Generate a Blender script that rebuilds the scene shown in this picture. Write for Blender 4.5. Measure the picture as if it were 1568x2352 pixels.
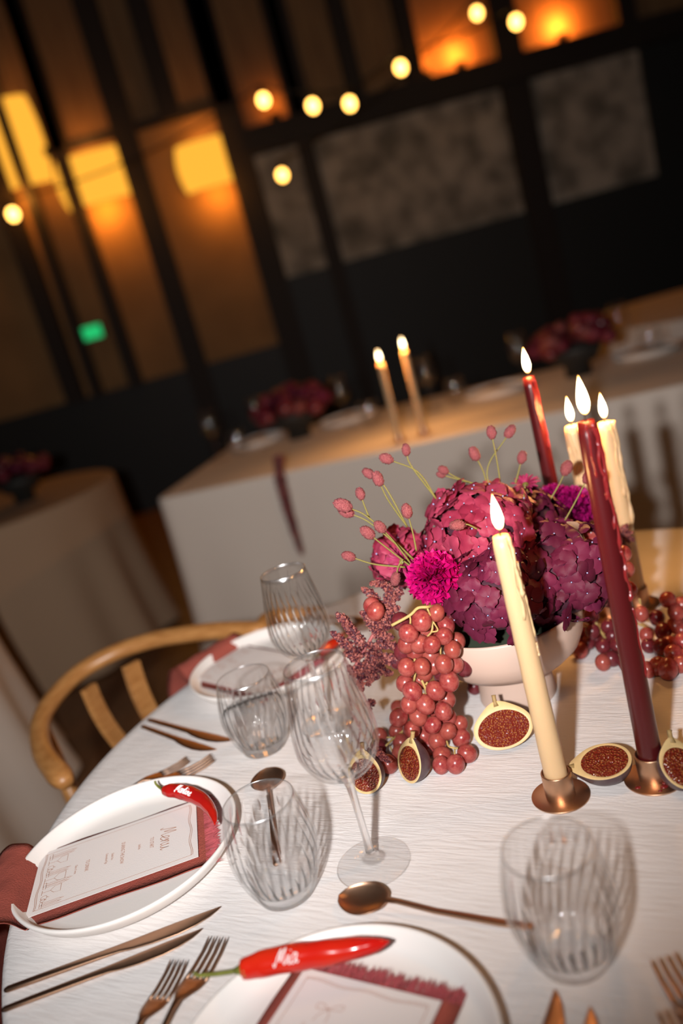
import bpy, math, random
import numpy as np
from mathutils import Vector, Matrix, Quaternion
from mathutils import noise as mnoise

random.seed(7)
scene = bpy.context.scene
for o in list(bpy.data.objects):
    bpy.data.objects.remove(o)
COL = scene.collection
PI = math.pi
TZ = 0.75                      # height of the table tops above the floor

# ------------------------------------------------------------------ camera
FPX, HZ, ROLL, HC = 1941.0, 492.0, 0.271, 0.545
_th = math.atan(HZ / FPX)
CAMP = Vector((0, 0, TZ + HC))
_fw = Vector((0, math.cos(_th), -math.sin(_th)))
_r0 = Vector((1, 0, 0)); _u0 = Vector((0, math.sin(_th), math.cos(_th)))
_X = _r0 * math.cos(ROLL) - _u0 * math.sin(ROLL)
_Y = -_r0 * math.sin(ROLL) - _u0 * math.cos(ROLL)
cam_data = bpy.data.cameras.new('camera')
cam = bpy.data.objects.new('camera', cam_data); COL.objects.link(cam)
m = Matrix.Identity(4)
for i in range(3):
    m[i][0] = _X[i]; m[i][1] = -_Y[i]; m[i][2] = -_fw[i]; m[i][3] = CAMP[i]
cam.matrix_world = m
cam_data.sensor_fit = 'VERTICAL'; cam_data.sensor_height = 36; cam_data.sensor_width = 24
cam_data.lens = FPX / 2352 * 36
cam_data.clip_start = 0.01; cam_data.clip_end = 60
cam_data.dof.use_dof = True
cam_data.dof.focus_distance = 0.92
cam_data.dof.aperture_fstop = 1.9
scene.camera = cam

# ------------------------------------------------------------------ world, flash, exposure
world = bpy.data.worlds.new('world'); scene.world = world; world.use_nodes = True
bg = world.node_tree.nodes['Background']
bg.inputs[0].default_value = (0.9, 0.42, 0.16, 1); bg.inputs[1].default_value = 0.09
vs = scene.view_settings
vs.view_transform = 'Standard'; vs.look = 'None'; vs.gamma = 1; vs.exposure = 0.0
vs.use_curve_mapping = False
scene.cycles.transparent_max_bounces = 48; scene.cycles.max_bounces = 16; scene.cycles.transmission_bounces = 16

def lamp(name, kind, loc, power, color, **kw):
    d = bpy.data.lights.new(name, kind); d.energy = power; d.color = color
    for k, v in kw.items(): setattr(d, k, v)
    o = bpy.data.objects.new(name, d); COL.objects.link(o); o.location = loc
    return o
# the photographer's flash, on the camera's left side
FLASH_POWER = 126
fl = lamp('camera_flash', 'SPOT', CAMP - _X * 0.17 + _fw * -0.06, FLASH_POWER, (1.0, 0.985, 0.99),
          spot_size=math.radians(118), spot_blend=1.0, shadow_soft_size=0.02)
_aim = (Vector((-0.10, 2.5, TZ + 0.80)) - fl.location).normalized()
fl.rotation_euler = _aim.to_track_quat('-Z', 'Y').to_euler()

# ------------------------------------------------------------------ pixel of the photograph -> point of the room
def _ray(px, py): return _fw + _X * ((px - 784) / FPX) + _Y * ((py - 1176) / FPX)
def T(px, py, h=0.0):          # on the horizontal plane h above the table tops
    d = _ray(px, py); return CAMP + d * ((h - HC) / d.z)
def A(px, py, y):              # at depth y
    d = _ray(px, py); return CAMP + d * (y / d.y)

# ------------------------------------------------------------------ materials
def newmat(name):
    mt = bpy.data.materials.new(name); mt.use_nodes = True
    nt = mt.node_tree; return mt, nt, nt.nodes['Principled BSDF']
def setp(b, **kw):
    for k, v in kw.items():
        k = k.replace('_', ' ')
        for s in b.inputs:
            if s.name.lower() == k.lower():
                s.default_value = (*v, 1) if isinstance(v, tuple) and len(v) == 3 else v
def simple(name, col, rough=0.5, metal=0.0, bump=0.0, bscale=60, var=0.0, vscale=20, col2=None, stretch=(1, 1, 1), **kw):
    mt, nt, b = newmat(name)
    setp(b, base_color=col, roughness=rough, metallic=metal, **kw)
    N = nt.nodes; L = nt.links
    tc = N.new('ShaderNodeTexCoord'); mp = N.new('ShaderNodeMapping'); mp.inputs['Scale'].default_value = stretch
    L.new(tc.outputs['Object'], mp.inputs[0])
    if var > 0 or col2:
        n = N.new('ShaderNodeTexNoise'); n.inputs['Scale'].default_value = vscale; n.inputs['Detail'].default_value = 4
        L.new(mp.outputs[0], n.inputs['Vector'])
        r = N.new('ShaderNodeValToRGB')
        c2 = col2 if col2 else tuple(c * (1 - var) for c in col)
        r.color_ramp.elements[0].color = (*c2, 1); r.color_ramp.elements[1].color = (*col, 1)
        r.color_ramp.elements[0].position = 0.35; r.color_ramp.elements[1].position = 0.65
        L.new(n.outputs[0], r.inputs[0]); L.new(r.outputs[0], b.inputs['Base Color'])
    if bump > 0:
        n = N.new('ShaderNodeTexNoise'); n.inputs['Scale'].default_value = bscale; n.inputs['Detail'].default_value = 3
        L.new(mp.outputs[0], n.inputs['Vector'])
        bp = N.new('ShaderNodeBump'); bp.inputs['Strength'].default_value = bump; bp.inputs['Distance'].default_value = 0.002
        L.new(n.outputs[0], bp.inputs['Height']); L.new(bp.outputs[0], b.inputs['Normal'])
    return mt
def petal_mat(name, c1, c2, rough=0.55, hue=0.0):
    # colour differs from flower to flower (Object Info random), fine veins from noise
    mt, nt, b = newmat(name); N = nt.nodes; L = nt.links
    oi = N.new('ShaderNodeObjectInfo'); r = N.new('ShaderNodeValToRGB')
    r.color_ramp.elements[0].color = (*c1, 1); r.color_ramp.elements[1].color = (*c2, 1)
    L.new(oi.outputs['Random'], r.inputs[0])
    tc = N.new('ShaderNodeTexCoord'); n = N.new('ShaderNodeTexNoise'); n.inputs['Scale'].default_value = 180
    L.new(tc.outputs['Object'], n.inputs['Vector'])
    mx = N.new('ShaderNodeMix'); mx.data_type = 'RGBA'; mx.blend_type = 'MULTIPLY'; mx.inputs['Factor'].default_value = 0.35
    L.new(r.outputs[0], mx.inputs['A']); L.new(n.outputs['Color'], mx.inputs['B'])
    hs = N.new('ShaderNodeHueSaturation'); hs.inputs['Saturation'].default_value = 1.0; hs.inputs['Value'].default_value = 1.25
    L.new(mx.outputs['Result'], hs.inputs['Color'])
    L.new(r.outputs[0], b.inputs['Base Color'])
    bp = N.new('ShaderNodeBump'); bp.inputs['Strength'].default_value = 0.25; bp.inputs['Distance'].default_value = 0.001
    L.new(n.outputs[0], bp.inputs['Height']); L.new(bp.outputs[0], b.inputs['Normal'])
    setp(b, roughness=rough, specular_ior_level=0.18)
    return mt
def emit(name, col, strength):
    mt = bpy.data.materials.new(name); mt.use_nodes = True; nt = mt.node_tree
    nt.nodes.remove(nt.nodes['Principled BSDF'])
    e = nt.nodes.new('ShaderNodeEmission'); e.inputs[0].default_value = (*col, 1); e.inputs[1].default_value = strength
    nt.links.new(e.outputs[0], nt.nodes['Material Output'].inputs[0]); return mt

M = {}
def cloth_mat():
    mt, nt, b = newmat('crinkled_linen'); N = nt.nodes; L = nt.links
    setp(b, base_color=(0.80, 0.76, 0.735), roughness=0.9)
    p0, p1 = T(950, 1950), T(1150, 1965)
    ang = math.atan2(p1.y - p0.y, p1.x - p0.x)
    tc = N.new('ShaderNodeTexCoord'); mp = N.new('ShaderNodeMapping'); mp.vector_type = 'TEXTURE'
    mp.inputs['Rotation'].default_value = (0, 0, ang); mp.inputs['Scale'].default_value = (1, 0.13, 0.13)
    L.new(tc.outputs['Object'], mp.inputs[0])
    n1 = N.new('ShaderNodeTexNoise'); n1.inputs['Scale'].default_value = 26; n1.inputs['Detail'].default_value = 5; n1.inputs['Roughness'].default_value = 0.6
    n1.inputs['Distortion'].default_value = 0.6
    L.new(mp.outputs[0], n1.inputs['Vector'])
    n2 = N.new('ShaderNodeTexNoise'); n2.inputs['Scale'].default_value = 7; n2.inputs['Detail'].default_value = 2
    L.new(tc.outputs['Object'], n2.inputs['Vector'])
    bp = N.new('ShaderNodeBump'); bp.inputs['Strength'].default_value = 0.38; bp.inputs['Distance'].default_value = 0.004
    L.new(n1.outputs[0], bp.inputs['Height'])
    bp2 = N.new('ShaderNodeBump'); bp2.inputs['Strength'].default_value = 0.3; bp2.inputs['Distance'].default_value = 0.02
    L.new(n2.outputs[0], bp2.inputs['Height']); L.new(bp.outputs[0], bp2.inputs['Normal'])
    L.new(bp2.outputs[0], b.inputs['Normal'])
    return mt
M['cloth'] = cloth_mat()
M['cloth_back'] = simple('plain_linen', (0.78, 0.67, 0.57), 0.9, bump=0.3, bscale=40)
M['cloth_dimmed'] = simple('dimmed_linen', (0.40, 0.27, 0.17), 0.9, bump=0.3, bscale=40)  # weak light at that distance put into a darker cloth colour
M['napkin'] = simple('rust_linen', (0.36, 0.075, 0.05), 0.9, bump=0.6, bscale=500, var=0.25, vscale=14)
M['fringe'] = simple('rose_fringe', (0.42, 0.075, 0.085), 0.9, var=0.3, vscale=90)
M['plate'] = simple('matt_white_ceramic', (0.84, 0.79, 0.745), 0.38, bump=0.05, bscale=300)
M['bowl'] = simple('blush_ceramic', (0.60, 0.43, 0.345), 0.45, bump=0.04, bscale=200)
M['paper'] = simple('menu_paper', (0.80, 0.735, 0.70), 0.85, bump=0.15, bscale=600)
M['ink'] = simple('copper_ink', (0.42, 0.16, 0.07), 0.6)
M['copper'] = simple('brushed_copper', (0.52, 0.305, 0.195), 0.38, 1.0, bump=0.08, bscale=150, stretch=(1, 12, 1))
M['holder'] = simple('satin_copper', (0.62, 0.37, 0.23), 0.38, 1.0, bump=0.05, bscale=200)
M['wax_cream'] = simple('cream_wax', (0.66, 0.43, 0.225), 0.42, bump=0.12, bscale=400, subsurface_weight=0.15, subsurface_scale=0.01)
M['wax_red'] = simple('burgundy_wax', (0.066, 0.005, 0.006), 0.28, bump=0.05, bscale=150)
M['wax_drip_red'] = simple('burgundy_drip', (0.19, 0.014, 0.014), 0.18)
M['wick'] = simple('wick', (0.02, 0.015, 0.01), 0.9)
M['chili'] = simple('chili_red', (0.55, 0.010, 0.006), 0.16, col2=(0.62, 0.03, 0.008), vscale=12)
M['chili_dark'] = simple('chili_deep_red', (0.42, 0.008, 0.008), 0.2, col2=(0.50, 0.015, 0.006), vscale=12)
M['stalk'] = simple('green_stalk', (0.20, 0.21, 0.035), 0.5, var=0.4, vscale=60)
M['white_ink'] = simple('white_marker', (0.9, 0.87, 0.85), 0.5)
def grape_mat(name, c1, c2, c3):
    # bloom and red blotches, a little different on each berry
    mt, nt, b = newmat(name); N = nt.nodes; L = nt.links
    tc = N.new('ShaderNodeTexCoord'); oi = N.new('ShaderNodeObjectInfo'); ad = N.new('ShaderNodeVectorMath'); ad.operation = 'ADD'
    L.new(tc.outputs['Object'], ad.inputs[0]); L.new(oi.outputs['Location'], ad.inputs[1])
    sc = N.new('ShaderNodeVectorMath'); sc.operation = 'SCALE'; sc.inputs['Scale'].default_value = 1.0; L.new(ad.outputs[0], sc.inputs[0])
    n = N.new('ShaderNodeTexNoise'); n.noise_dimensions = '4D'; n.inputs['Scale'].default_value = 1.3; n.inputs['Detail'].default_value = 5; n.inputs['Roughness'].default_value = 0.65
    L.new(tc.outputs['Object'], n.inputs['Vector']); ml = N.new('ShaderNodeMath'); ml.operation = 'MULTIPLY'; ml.inputs[1].default_value = 40; L.new(oi.outputs['Random'], ml.inputs[0]); L.new(ml.outputs[0], n.inputs['W'])
    r = N.new('ShaderNodeValToRGB'); e = r.color_ramp.elements
    e[0].position = 0.36; e[0].color = (*c2, 1); e[1].position = 0.66; e[1].color = (*c1, 1)
    L.new(n.outputs[0], r.inputs[0])
    mx = N.new('ShaderNodeMix'); mx.data_type = 'RGBA'; mx.inputs['B'].default_value = (*c3, 1)
    m2 = N.new('ShaderNodeMath'); m2.operation = 'MULTIPLY'; m2.inputs[1].default_value = 0.6; L.new(oi.outputs['Random'], m2.inputs[0]); L.new(m2.outputs[0], mx.inputs['Factor'])
    L.new(r.outputs[0], mx.inputs['A']); L.new(mx.outputs['Result'], b.inputs['Base Color'])
    setp(b, roughness=0.25, subsurface_weight=0.12, subsurface_scale=0.2, coat_weight=0.0); return mt
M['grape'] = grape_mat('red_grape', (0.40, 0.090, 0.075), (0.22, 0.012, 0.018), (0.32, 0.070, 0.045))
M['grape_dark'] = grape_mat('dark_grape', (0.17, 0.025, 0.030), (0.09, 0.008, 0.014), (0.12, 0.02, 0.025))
M['grape_stem'] = simple('grape_stem', (0.52, 0.36, 0.12), 0.6, var=0.3, vscale=80)
M['fig_skin'] = simple('fig_skin', (0.105, 0.075, 0.075), 0.42, col2=(0.055, 0.018, 0.028), vscale=45, bump=0.1, bscale=120)
M['fig_rind'] = simple('fig_rind', (0.76, 0.53, 0.24), 0.5, var=0.15, vscale=60)
M['fig_stem'] = simple('fig_stem', (0.42, 0.27, 0.10), 0.6, var=0.4, vscale=100)
def fig_flesh():
    mt, nt, b = newmat('fig_flesh'); N = nt.nodes; L = nt.links
    tc = N.new('ShaderNodeTexCoord'); v = N.new('ShaderNodeTexVoronoi'); v.inputs['Scale'].default_value = 420
    L.new(tc.outputs['Object'], v.inputs['Vector'])
    r = N.new('ShaderNodeValToRGB')
    r.color_ramp.elements[0].position = 0.08; r.color_ramp.elements[0].color = (0.50, 0.20, 0.05, 1)
    r.color_ramp.elements[1].position = 0.42; r.color_ramp.elements[1].color = (0.17, 0.016, 0.007, 1)
    L.new(v.outputs['Distance'], r.inputs[0]); L.new(r.outputs[0], b.inputs['Base Color'])
    bp = N.new('ShaderNodeBump'); bp.invert = True; bp.inputs['Strength'].default_value = 0.9; bp.inputs['Distance'].default_value = 0.002
    L.new(v.outputs['Distance'], bp.inputs['Height']); L.new(bp.outputs[0], b.inputs['Normal'])
    setp(b, roughness=0.18); return mt
M['fig_flesh'] = fig_flesh()
M['hyd_plum'] = petal_mat('hydrangea_plum', (0.060, 0.005, 0.016), (0.135, 0.014, 0.042))
M['hyd_pink'] = petal_mat('hydrangea_rose', (0.22, 0.014, 0.038), (0.33, 0.040, 0.080))
M['hyd_eye'] = simple('hydrangea_eye', (0.35, 0.36, 0.6), 0.5)
M['carnation'] = petal_mat('carnation_magenta', (0.30, 0.0, 0.055), (0.48, 0.003, 0.135), 0.5)
M['carnation_deep'] = petal_mat('carnation_purple', (0.20, 0.0, 0.06), (0.32, 0.008, 0.13), 0.5)
M['aster'] = petal_mat('aster_crimson', (0.22, 0.012, 0.05), (0.34, 0.03, 0.10), 0.5)
M['aster_dark'] = simple('dark_crimson_petals', (0.13, 0.006, 0.018), 0.6)
M['burnet'] = simple('burnet_pink', (0.42, 0.125, 0.115), 0.75, col2=(0.24, 0.030, 0.045), vscale=7, bump=1.0, bscale=8)
M['stem'] = simple('thin_green_stem', (0.20, 0.17, 0.035), 0.6)
M['amaranth'] = simple('amaranth_burgundy', (0.085, 0.009, 0.020), 0.6, col2=(0.23, 0.055, 0.042), vscale=330)
M['amaranth_dark'] = simple('amaranth_deep', (0.060, 0.006, 0.015), 0.6)  # deeper burgundy given to random buds
M['amaranth_tip'] = simple('amaranth_tip', (0.30, 0.085, 0.065), 0.6)
M['amaranth_stem'] = simple('amaranth_stem', (0.34, 0.08, 0.075), 0.6)
M['leaf'] = simple('dark_leaf', (0.03, 0.05, 0.02), 0.4)
M['dry_leaf'] = simple('dry_leaf', (0.45, 0.28, 0.18), 0.7, var=0.3, vscale=70)
M['foam'] = simple('floral_foam', (0.022, 0.028, 0.014), 0.95)
M['oak'] = simple('oiled_oak', (0.50, 0.235, 0.075), 0.38, col2=(0.38, 0.16, 0.045), vscale=30, stretch=(1, 1, 8))
M['cord'] = simple('paper_cord', (0.42, 0.28, 0.15), 0.8, bump=0.5, bscale=200)
M['floor'] = simple('oak_floor', (0.20, 0.10, 0.045), 0.5, col2=(0.13, 0.06, 0.025), vscale=9, stretch=(6, 0.6, 1))
M['timber'] = simple('dark_timber', (0.018, 0.010, 0.006), 0.7, bump=0.3, bscale=25)
M['boards'] = simple('brown_boards', (0.30, 0.16, 0.065), 0.75, col2=(0.22, 0.11, 0.045), vscale=6, stretch=(4, 4, 0.4))
M['panel'] = simple('warm_panel', (0.38, 0.20, 0.075), 0.8, var=0.2, vscale=3)
M['stone'] = simple('rubble_stone', (0.56, 0.46, 0.36), 0.9, col2=(0.20, 0.165, 0.125), vscale=5.5, bump=0.6, bscale=9)
M['dark'] = simple('dark_plaster', (0.02, 0.014, 0.01), 0.8)
M['charcoal'] = simple('charcoal_panel', (0.018, 0.018, 0.016), 0.6)
M['cable'] = simple('black_cable', (0.01, 0.01, 0.01), 0.6)
M['brass_dim'] = simple('lamp_metal', (0.10, 0.07, 0.04), 0.4, 1.0)
M['bulb'] = emit('lit_bulb', (1.0, 0.50, 0.10), 9.0)
M['shade'] = emit('lit_lamp_shade', (1.0, 0.43, 0.04), 1.2)
M['exit'] = emit('lit_green_sign', (0.02, 0.55, 0.16), 1.0)
M['exit_white'] = emit('lit_sign_figure', (0.5, 1.0, 0.6), 1.2)

def glass_mat(name, ior=1.45, refr=1.22, base=0.0):
    # thin clear glass: straight transmission and Fresnel reflection, strong refraction in the pressed flutes ("flute" attribute)
    mt = bpy.data.materials.new(name); mt.use_nodes = True; nt = mt.node_tree; N = nt.nodes; L = nt.links
    N.remove(N['Principled BSDF'])
    tr = N.new('ShaderNodeBsdfTransparent'); tr.inputs[0].default_value = (0.985, 0.985, 0.985, 1)
    rf = N.new('ShaderNodeBsdfRefraction'); rf.inputs['IOR'].default_value = refr; rf.inputs['Roughness'].default_value = 0.0
    gl = N.new('ShaderNodeBsdfGlossy'); gl.inputs['Roughness'].default_value = 0.055
    at = N.new('ShaderNodeAttribute'); at.attribute_name = 'flute'
    ad = N.new('ShaderNodeMath'); ad.operation = 'ADD'; ad.use_clamp = True; ad.inputs[1].default_value = base
    L.new(at.outputs['Fac'], ad.inputs[0])
    fr = N.new('ShaderNodeFresnel'); ge = N.new('ShaderNodeNewGeometry'); mi = N.new('ShaderNodeMix'); mi.data_type = 'FLOAT'
    L.new(ge.outputs['Backfacing'], mi.inputs['Factor']); mi.inputs['A'].default_value = ior; mi.inputs['B'].default_value = 1 / ior
    L.new(mi.outputs['Result'], fr.inputs[0])       # a thin wall reflects alike from both of its sides
    m1 = N.new('ShaderNodeMixShader'); L.new(ad.outputs[0], m1.inputs[0]); L.new(tr.outputs[0], m1.inputs[1]); L.new(rf.outputs[0], m1.inputs[2])
    lp = N.new('ShaderNodeAttribute'); lp.attribute_name = 'lip'                # the fire-polished lip catches more light
    lm_ = N.new('ShaderNodeMath'); lm_.operation = 'MULTIPLY_ADD'; lm_.inputs[1].default_value = 0.30; L.new(lp.outputs['Fac'], lm_.inputs[0]); L.new(fr.outputs[0], lm_.inputs[2]); lm_.use_clamp = True
    lr = N.new('ShaderNodeMath'); lr.operation = 'MULTIPLY_ADD'; lr.inputs[1].default_value = 0.22; lr.inputs[2].default_value = 0.05; L.new(lp.outputs['Fac'], lr.inputs[0]); L.new(lr.outputs[0], gl.inputs['Roughness'])
    m2 = N.new('ShaderNodeMixShader'); L.new(lm_.outputs[0], m2.inputs[0]); L.new(m1.outputs[0], m2.inputs[1]); L.new(gl.outputs[0], m2.inputs[2])
    L.new(m2.outputs[0], N['Material Output'].inputs[0])
    return mt
M['glass'] = glass_mat('clear_glass', 1.48)
M['water'] = glass_mat('still_water', 1.33, 1.1, 0.0)

def flame_mat():
    mt = bpy.data.materials.new('candle_flame'); mt.use_nodes = True; nt = mt.node_tree
    N = nt.nodes; L = nt.links; N.remove(N['Principled BSDF'])
    tc = N.new('ShaderNodeTexCoord'); sp = N.new('ShaderNodeSeparateXYZ'); L.new(tc.outputs['Generated'], sp.inputs[0])
    r = N.new('ShaderNodeValToRGB'); el = r.color_ramp.elements
    el[0].position = 0.0; el[0].color = (1.0, 0.30, 0.03, 1); el[1].position = 1.0; el[1].color = (1.0, 0.42, 0.06, 1)
    e2 = el.new(0.22); e2.color = (1.0, 0.80, 0.45, 1); e3 = el.new(0.7); e3.color = (1.0, 0.86, 0.55, 1)
    L.new(sp.outputs['Z'], r.inputs[0])
    e = N.new('ShaderNodeEmission'); e.inputs[1].default_value = 14.0
    L.new(r.outputs[0], e.inputs[0]); L.new(e.outputs[0], N['Material Output'].inputs[0]); return mt
M['flame'] = flame_mat()

# ------------------------------------------------------------------ mesh helpers
def mkmesh(name, V, F, mats, smooth=True, midx=None):
    me = bpy.data.meshes.new(name)
    me.from_pydata([tuple(v) for v in V], [], F)
    for mm in (mats if isinstance(mats, (list, tuple)) else [mats]): me.materials.append(mm)
    if smooth: me.polygons.foreach_set('use_smooth', [True] * len(me.polygons))
    if midx: me.polygons.foreach_set('material_index', midx)
    me.update(); return me
def put(name, me, parent=None, loc=(0, 0, 0), mat=None):
    o = bpy.data.objects.new(name, me); COL.objects.link(o)
    if parent: o.parent = parent
    if mat is not None: o.matrix_basis = mat
    else: o.location = loc
    return o
def obj(name, VF, mat, parent=None, smooth=True, loc=(0, 0, 0)):
    return put(name, mkmesh(name, VF[0], VF[1], mat, smooth), parent, loc)
def tag(o, label=None, cat=None, group=None, kind=None):
    if label: o['label'] = label
    if cat: o['category'] = cat
    if group: o['group'] = group
    if kind: o['kind'] = kind
    return o
def thing(name, label, cat, loc=(0, 0, 0), rotz=0, group=None):
    o = bpy.data.objects.new(name, None); COL.objects.link(o); o.empty_display_size = 0.02
    o.location = loc; o.rotation_euler = (0, 0, rotz)
    return tag(o, label, cat, group)
def struct(name, VF, mat, smooth=False):
    return tag(obj(name, VF, mat, None, smooth), kind='structure')
def join(*VFs):
    V = []; F = []
    for v, f in VFs:
        k = len(V); V += list(v); F += [tuple(i + k for i in q) for q in f]
    return V, F
def box(x0, x1, y0, y1, z0, z1):
    V = [(x, y, z) for z in (z0, z1) for y in (y0, y1) for x in (x0, x1)]
    return V, [(0, 2, 3, 1), (4, 5, 7, 6), (0, 1, 5, 4), (2, 6, 7, 3), (0, 4, 6, 2), (1, 3, 7, 5)]
def lathe(prof, n=48, rmod=None):
    V = []; F = []; rings = []
    for j, (r, z) in enumerate(prof):
        if r < 1e-6:
            rings.append([len(V)]); V.append((0, 0, z))
        else:
            k = len(V); rings.append(list(range(k, k + n)))
            for i in range(n):
                a = 2 * PI * i / n; rr = rmod(j, a, r, z) if rmod else r
                V.append((rr * math.cos(a), rr * math.sin(a), z))
    for a, b in zip(rings[:-1], rings[1:]):
        for i in range(n):
            i2 = (i + 1) % n
            if len(a) == 1 and len(b) == 1: continue
            if len(a) == 1: F.append((a[0], b[i2], b[i]))
            elif len(b) == 1: F.append((a[i], a[i2], b[0]))
            else: F.append((a[i], a[i2], b[i2], b[i]))
    return V, F
def spline(P, n):
    P = [Vector(p) for p in P]; out = []
    Q = [P[0] * 2 - P[1]] + P + [P[-1] * 2 - P[-2]]
    for i in range(len(P) - 1):
        p0, p1, p2, p3 = Q[i:i + 4]
        for k in range(n):
            t = k / n
            out.append(0.5 * ((2 * p1) + (p2 - p0) * t + (2 * p0 - 5 * p1 + 4 * p2 - p3) * t * t + (3 * p1 - p0 - 3 * p2 + p3) * t ** 3))
    out.append(P[-1].copy()); return out
def lerpl(vals, n):
    out = []
    for i in range(len(vals) - 1):
        for k in range(n): out.append(vals[i] + (vals[i + 1] - vals[i]) * k / n)
    out.append(vals[-1]); return out
def frames(P, up=None):
    Ts = []
    for i in range(len(P)):
        a = P[max(i - 1, 0)]; b = P[min(i + 1, len(P) - 1)]; Ts.append((b - a).normalized())
    up = Vector(up) if up else (Vector((0, 0, 1)) if abs(Ts[0].z) < 0.9 else Vector((1, 0, 0)))
    n = (up - Ts[0] * up.dot(Ts[0])).normalized(); out = []
    for t in Ts:
        n = (n - t * n.dot(t)).normalized(); out.append((t, n, t.cross(n)))
    return out
def tube(P, R, n=8, ell=1.0, cap=True, up=None):
    P = [Vector(p) for p in P]
    if not isinstance(R, (list, tuple)): R = [R] * len(P)
    fr = frames(P, up); V = []; F = []
    for p, r, (t, u, w) in zip(P, R, fr):
        for i in range(n):
            a = 2 * PI * i / n; V.append(p + u * (r * math.cos(a) * ell) + w * (r * math.sin(a)))
    for j in range(len(P) - 1):
        for i in range(n):
            i2 = (i + 1) % n; F.append((j * n + i, j * n + i2, (j + 1) * n + i2, (j + 1) * n + i))
    if cap:
        F.append(tuple(reversed(range(n)))); F.append(tuple(range((len(P) - 1) * n, len(P) * n)))
    return V, F
def strokes(lines, w, z=0.0003):
    # flat pen strokes in the xy plane
    V = []; F = []
    for P in lines:
        P = [Vector((p[0], p[1], 0)) for p in P]
        for i, p in enumerate(P):
            t = (P[min(i + 1, len(P) - 1)] - P[max(i - 1, 0)])
            if t.length < 1e-9: t = Vector((1, 0, 0))
            t.normalize(); s = Vector((-t.y, t.x, 0)) * (w / 2); k = len(V)
            V += [(p.x + s.x, p.y + s.y, z), (p.x - s.x, p.y - s.y, z)]
            if i: F.append((k - 2, k - 1, k + 1, k))
    return V, F
def uvsphere(rx, ry, rz, nu=14, nv=9, c=(0, 0, 0)):
    prof = [(math.sin(PI * j / nv), -math.cos(PI * j / nv)) for j in range(nv + 1)]
    V, F = lathe(prof, nu)
    return [(c[0] + v[0] * rx, c[1] + v[1] * ry, c[2] + v[2] * rz) for v in V], F
def basis(loc, z, x=None):
    z = Vector(z).normalized(); x = Vector(x) if x is not None else Vector((1, 0.3, 0.2))
    x = (x - z * x.dot(z)).normalized(); y = z.cross(x)
    return Matrix(((x.x, y.x, z.x, loc[0]), (x.y, y.y, z.y, loc[1]), (x.z, y.z, z.z, loc[2]), (0, 0, 0, 1)))
def local(P, o): return [Vector(p) - Vector(o) for p in P]

# ================================================================== the room
WY = 7.0
struct('floor', box(-5.5, 6.5, -3.5, WY + 0.1, -0.1, 0.0), M['floor'])
struct('ceiling', box(-5.5, 6.5, -3.5, WY + 0.1, 4.9, 5.0), M['dark'])
struct('wall_left', box(-5.6, -5.5, -3.5, WY + 0.1, 0, 4.9), M['dark'])
struct('wall_right', box(6.5, 6.6, -3.5, WY + 0.1, 0, 4.9), M['dark'])
struct('wall_front', box(-5.5, 6.5, -3.6, -3.5, 0, 4.9), M['dark'])
BEAM = A(1000, 240, WY).z                     # the dark beam along the back wall
PT = A(215, 335, WY).z                       # top of the lit panels on the left
WAIN = A(1000, 545, WY).z                     # top of the dark wainscot under the stone
xs = lambda px, py: A(px, py, WY).x
STONE_X0 = xs(600, 480)
struct('wall_back', box(-5.5, 6.5, WY, WY + 0.1, 0, 4.9), M['dark'])
o = struct('wall_back_upper', box(-5.5, 6.5, WY - 0.04, WY, BEAM, 4.9), M['boards'])
struct('trim_5', box(-5.5, STONE_X0, WY - 0.09, WY - 0.04, PT, PT + 0.06), M['timber'])
o = struct('wall_back_stone', box(STONE_X0, xs(1500, 380), WY - 0.05, WY, WAIN, BEAM), M['stone'])
o = struct('wall_back_panel', box(-5.5, STONE_X0, WY - 0.05, WY, 1.0, PT), M['panel'])
struct('trim_1', box(STONE_X0, 6.5, WY - 0.22, WY, BEAM - 0.02, BEAM + 0.16), M['timber'])
struct('trim_2', box(-5.5, 6.5, WY - 0.12, WY, 0, 1.02), M['charcoal'])
struct('trim_3', box(STONE_X0, 6.5, WY - 0.12, WY, 1.02, WAIN), M['charcoal'])
struct('trim_4', box(xs(1500, 380), 6.5, WY - 0.10, WY, WAIN, BEAM), M['charcoal'])
for i, (px, py, w, z0) in enumerate([(-30, 300, .14, 1.0), (62, 400, .08, 1.0), (120, 260, .12, PT), (335, 450, .17, 0), (390, 250, .16, PT), (505, 200, .14, PT), (215, 560, .10, 1.0),
                                 (590, 500, .20, 0), (665, 150, .14, BEAM), (790, 120, .12, BEAM), (735, 480, .12, 0), (925, 80, .12, BEAM), (1215, 420, .20, 0), (1420, 40, .14, BEAM)]):
    x = xs(px, py)
    tag(obj('trim_%d' % (i + 6), box(x - w / 2, x + w / 2, WY - 0.17, WY, z0, 4.9), M['timber'], None, False), kind='structure')

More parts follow.
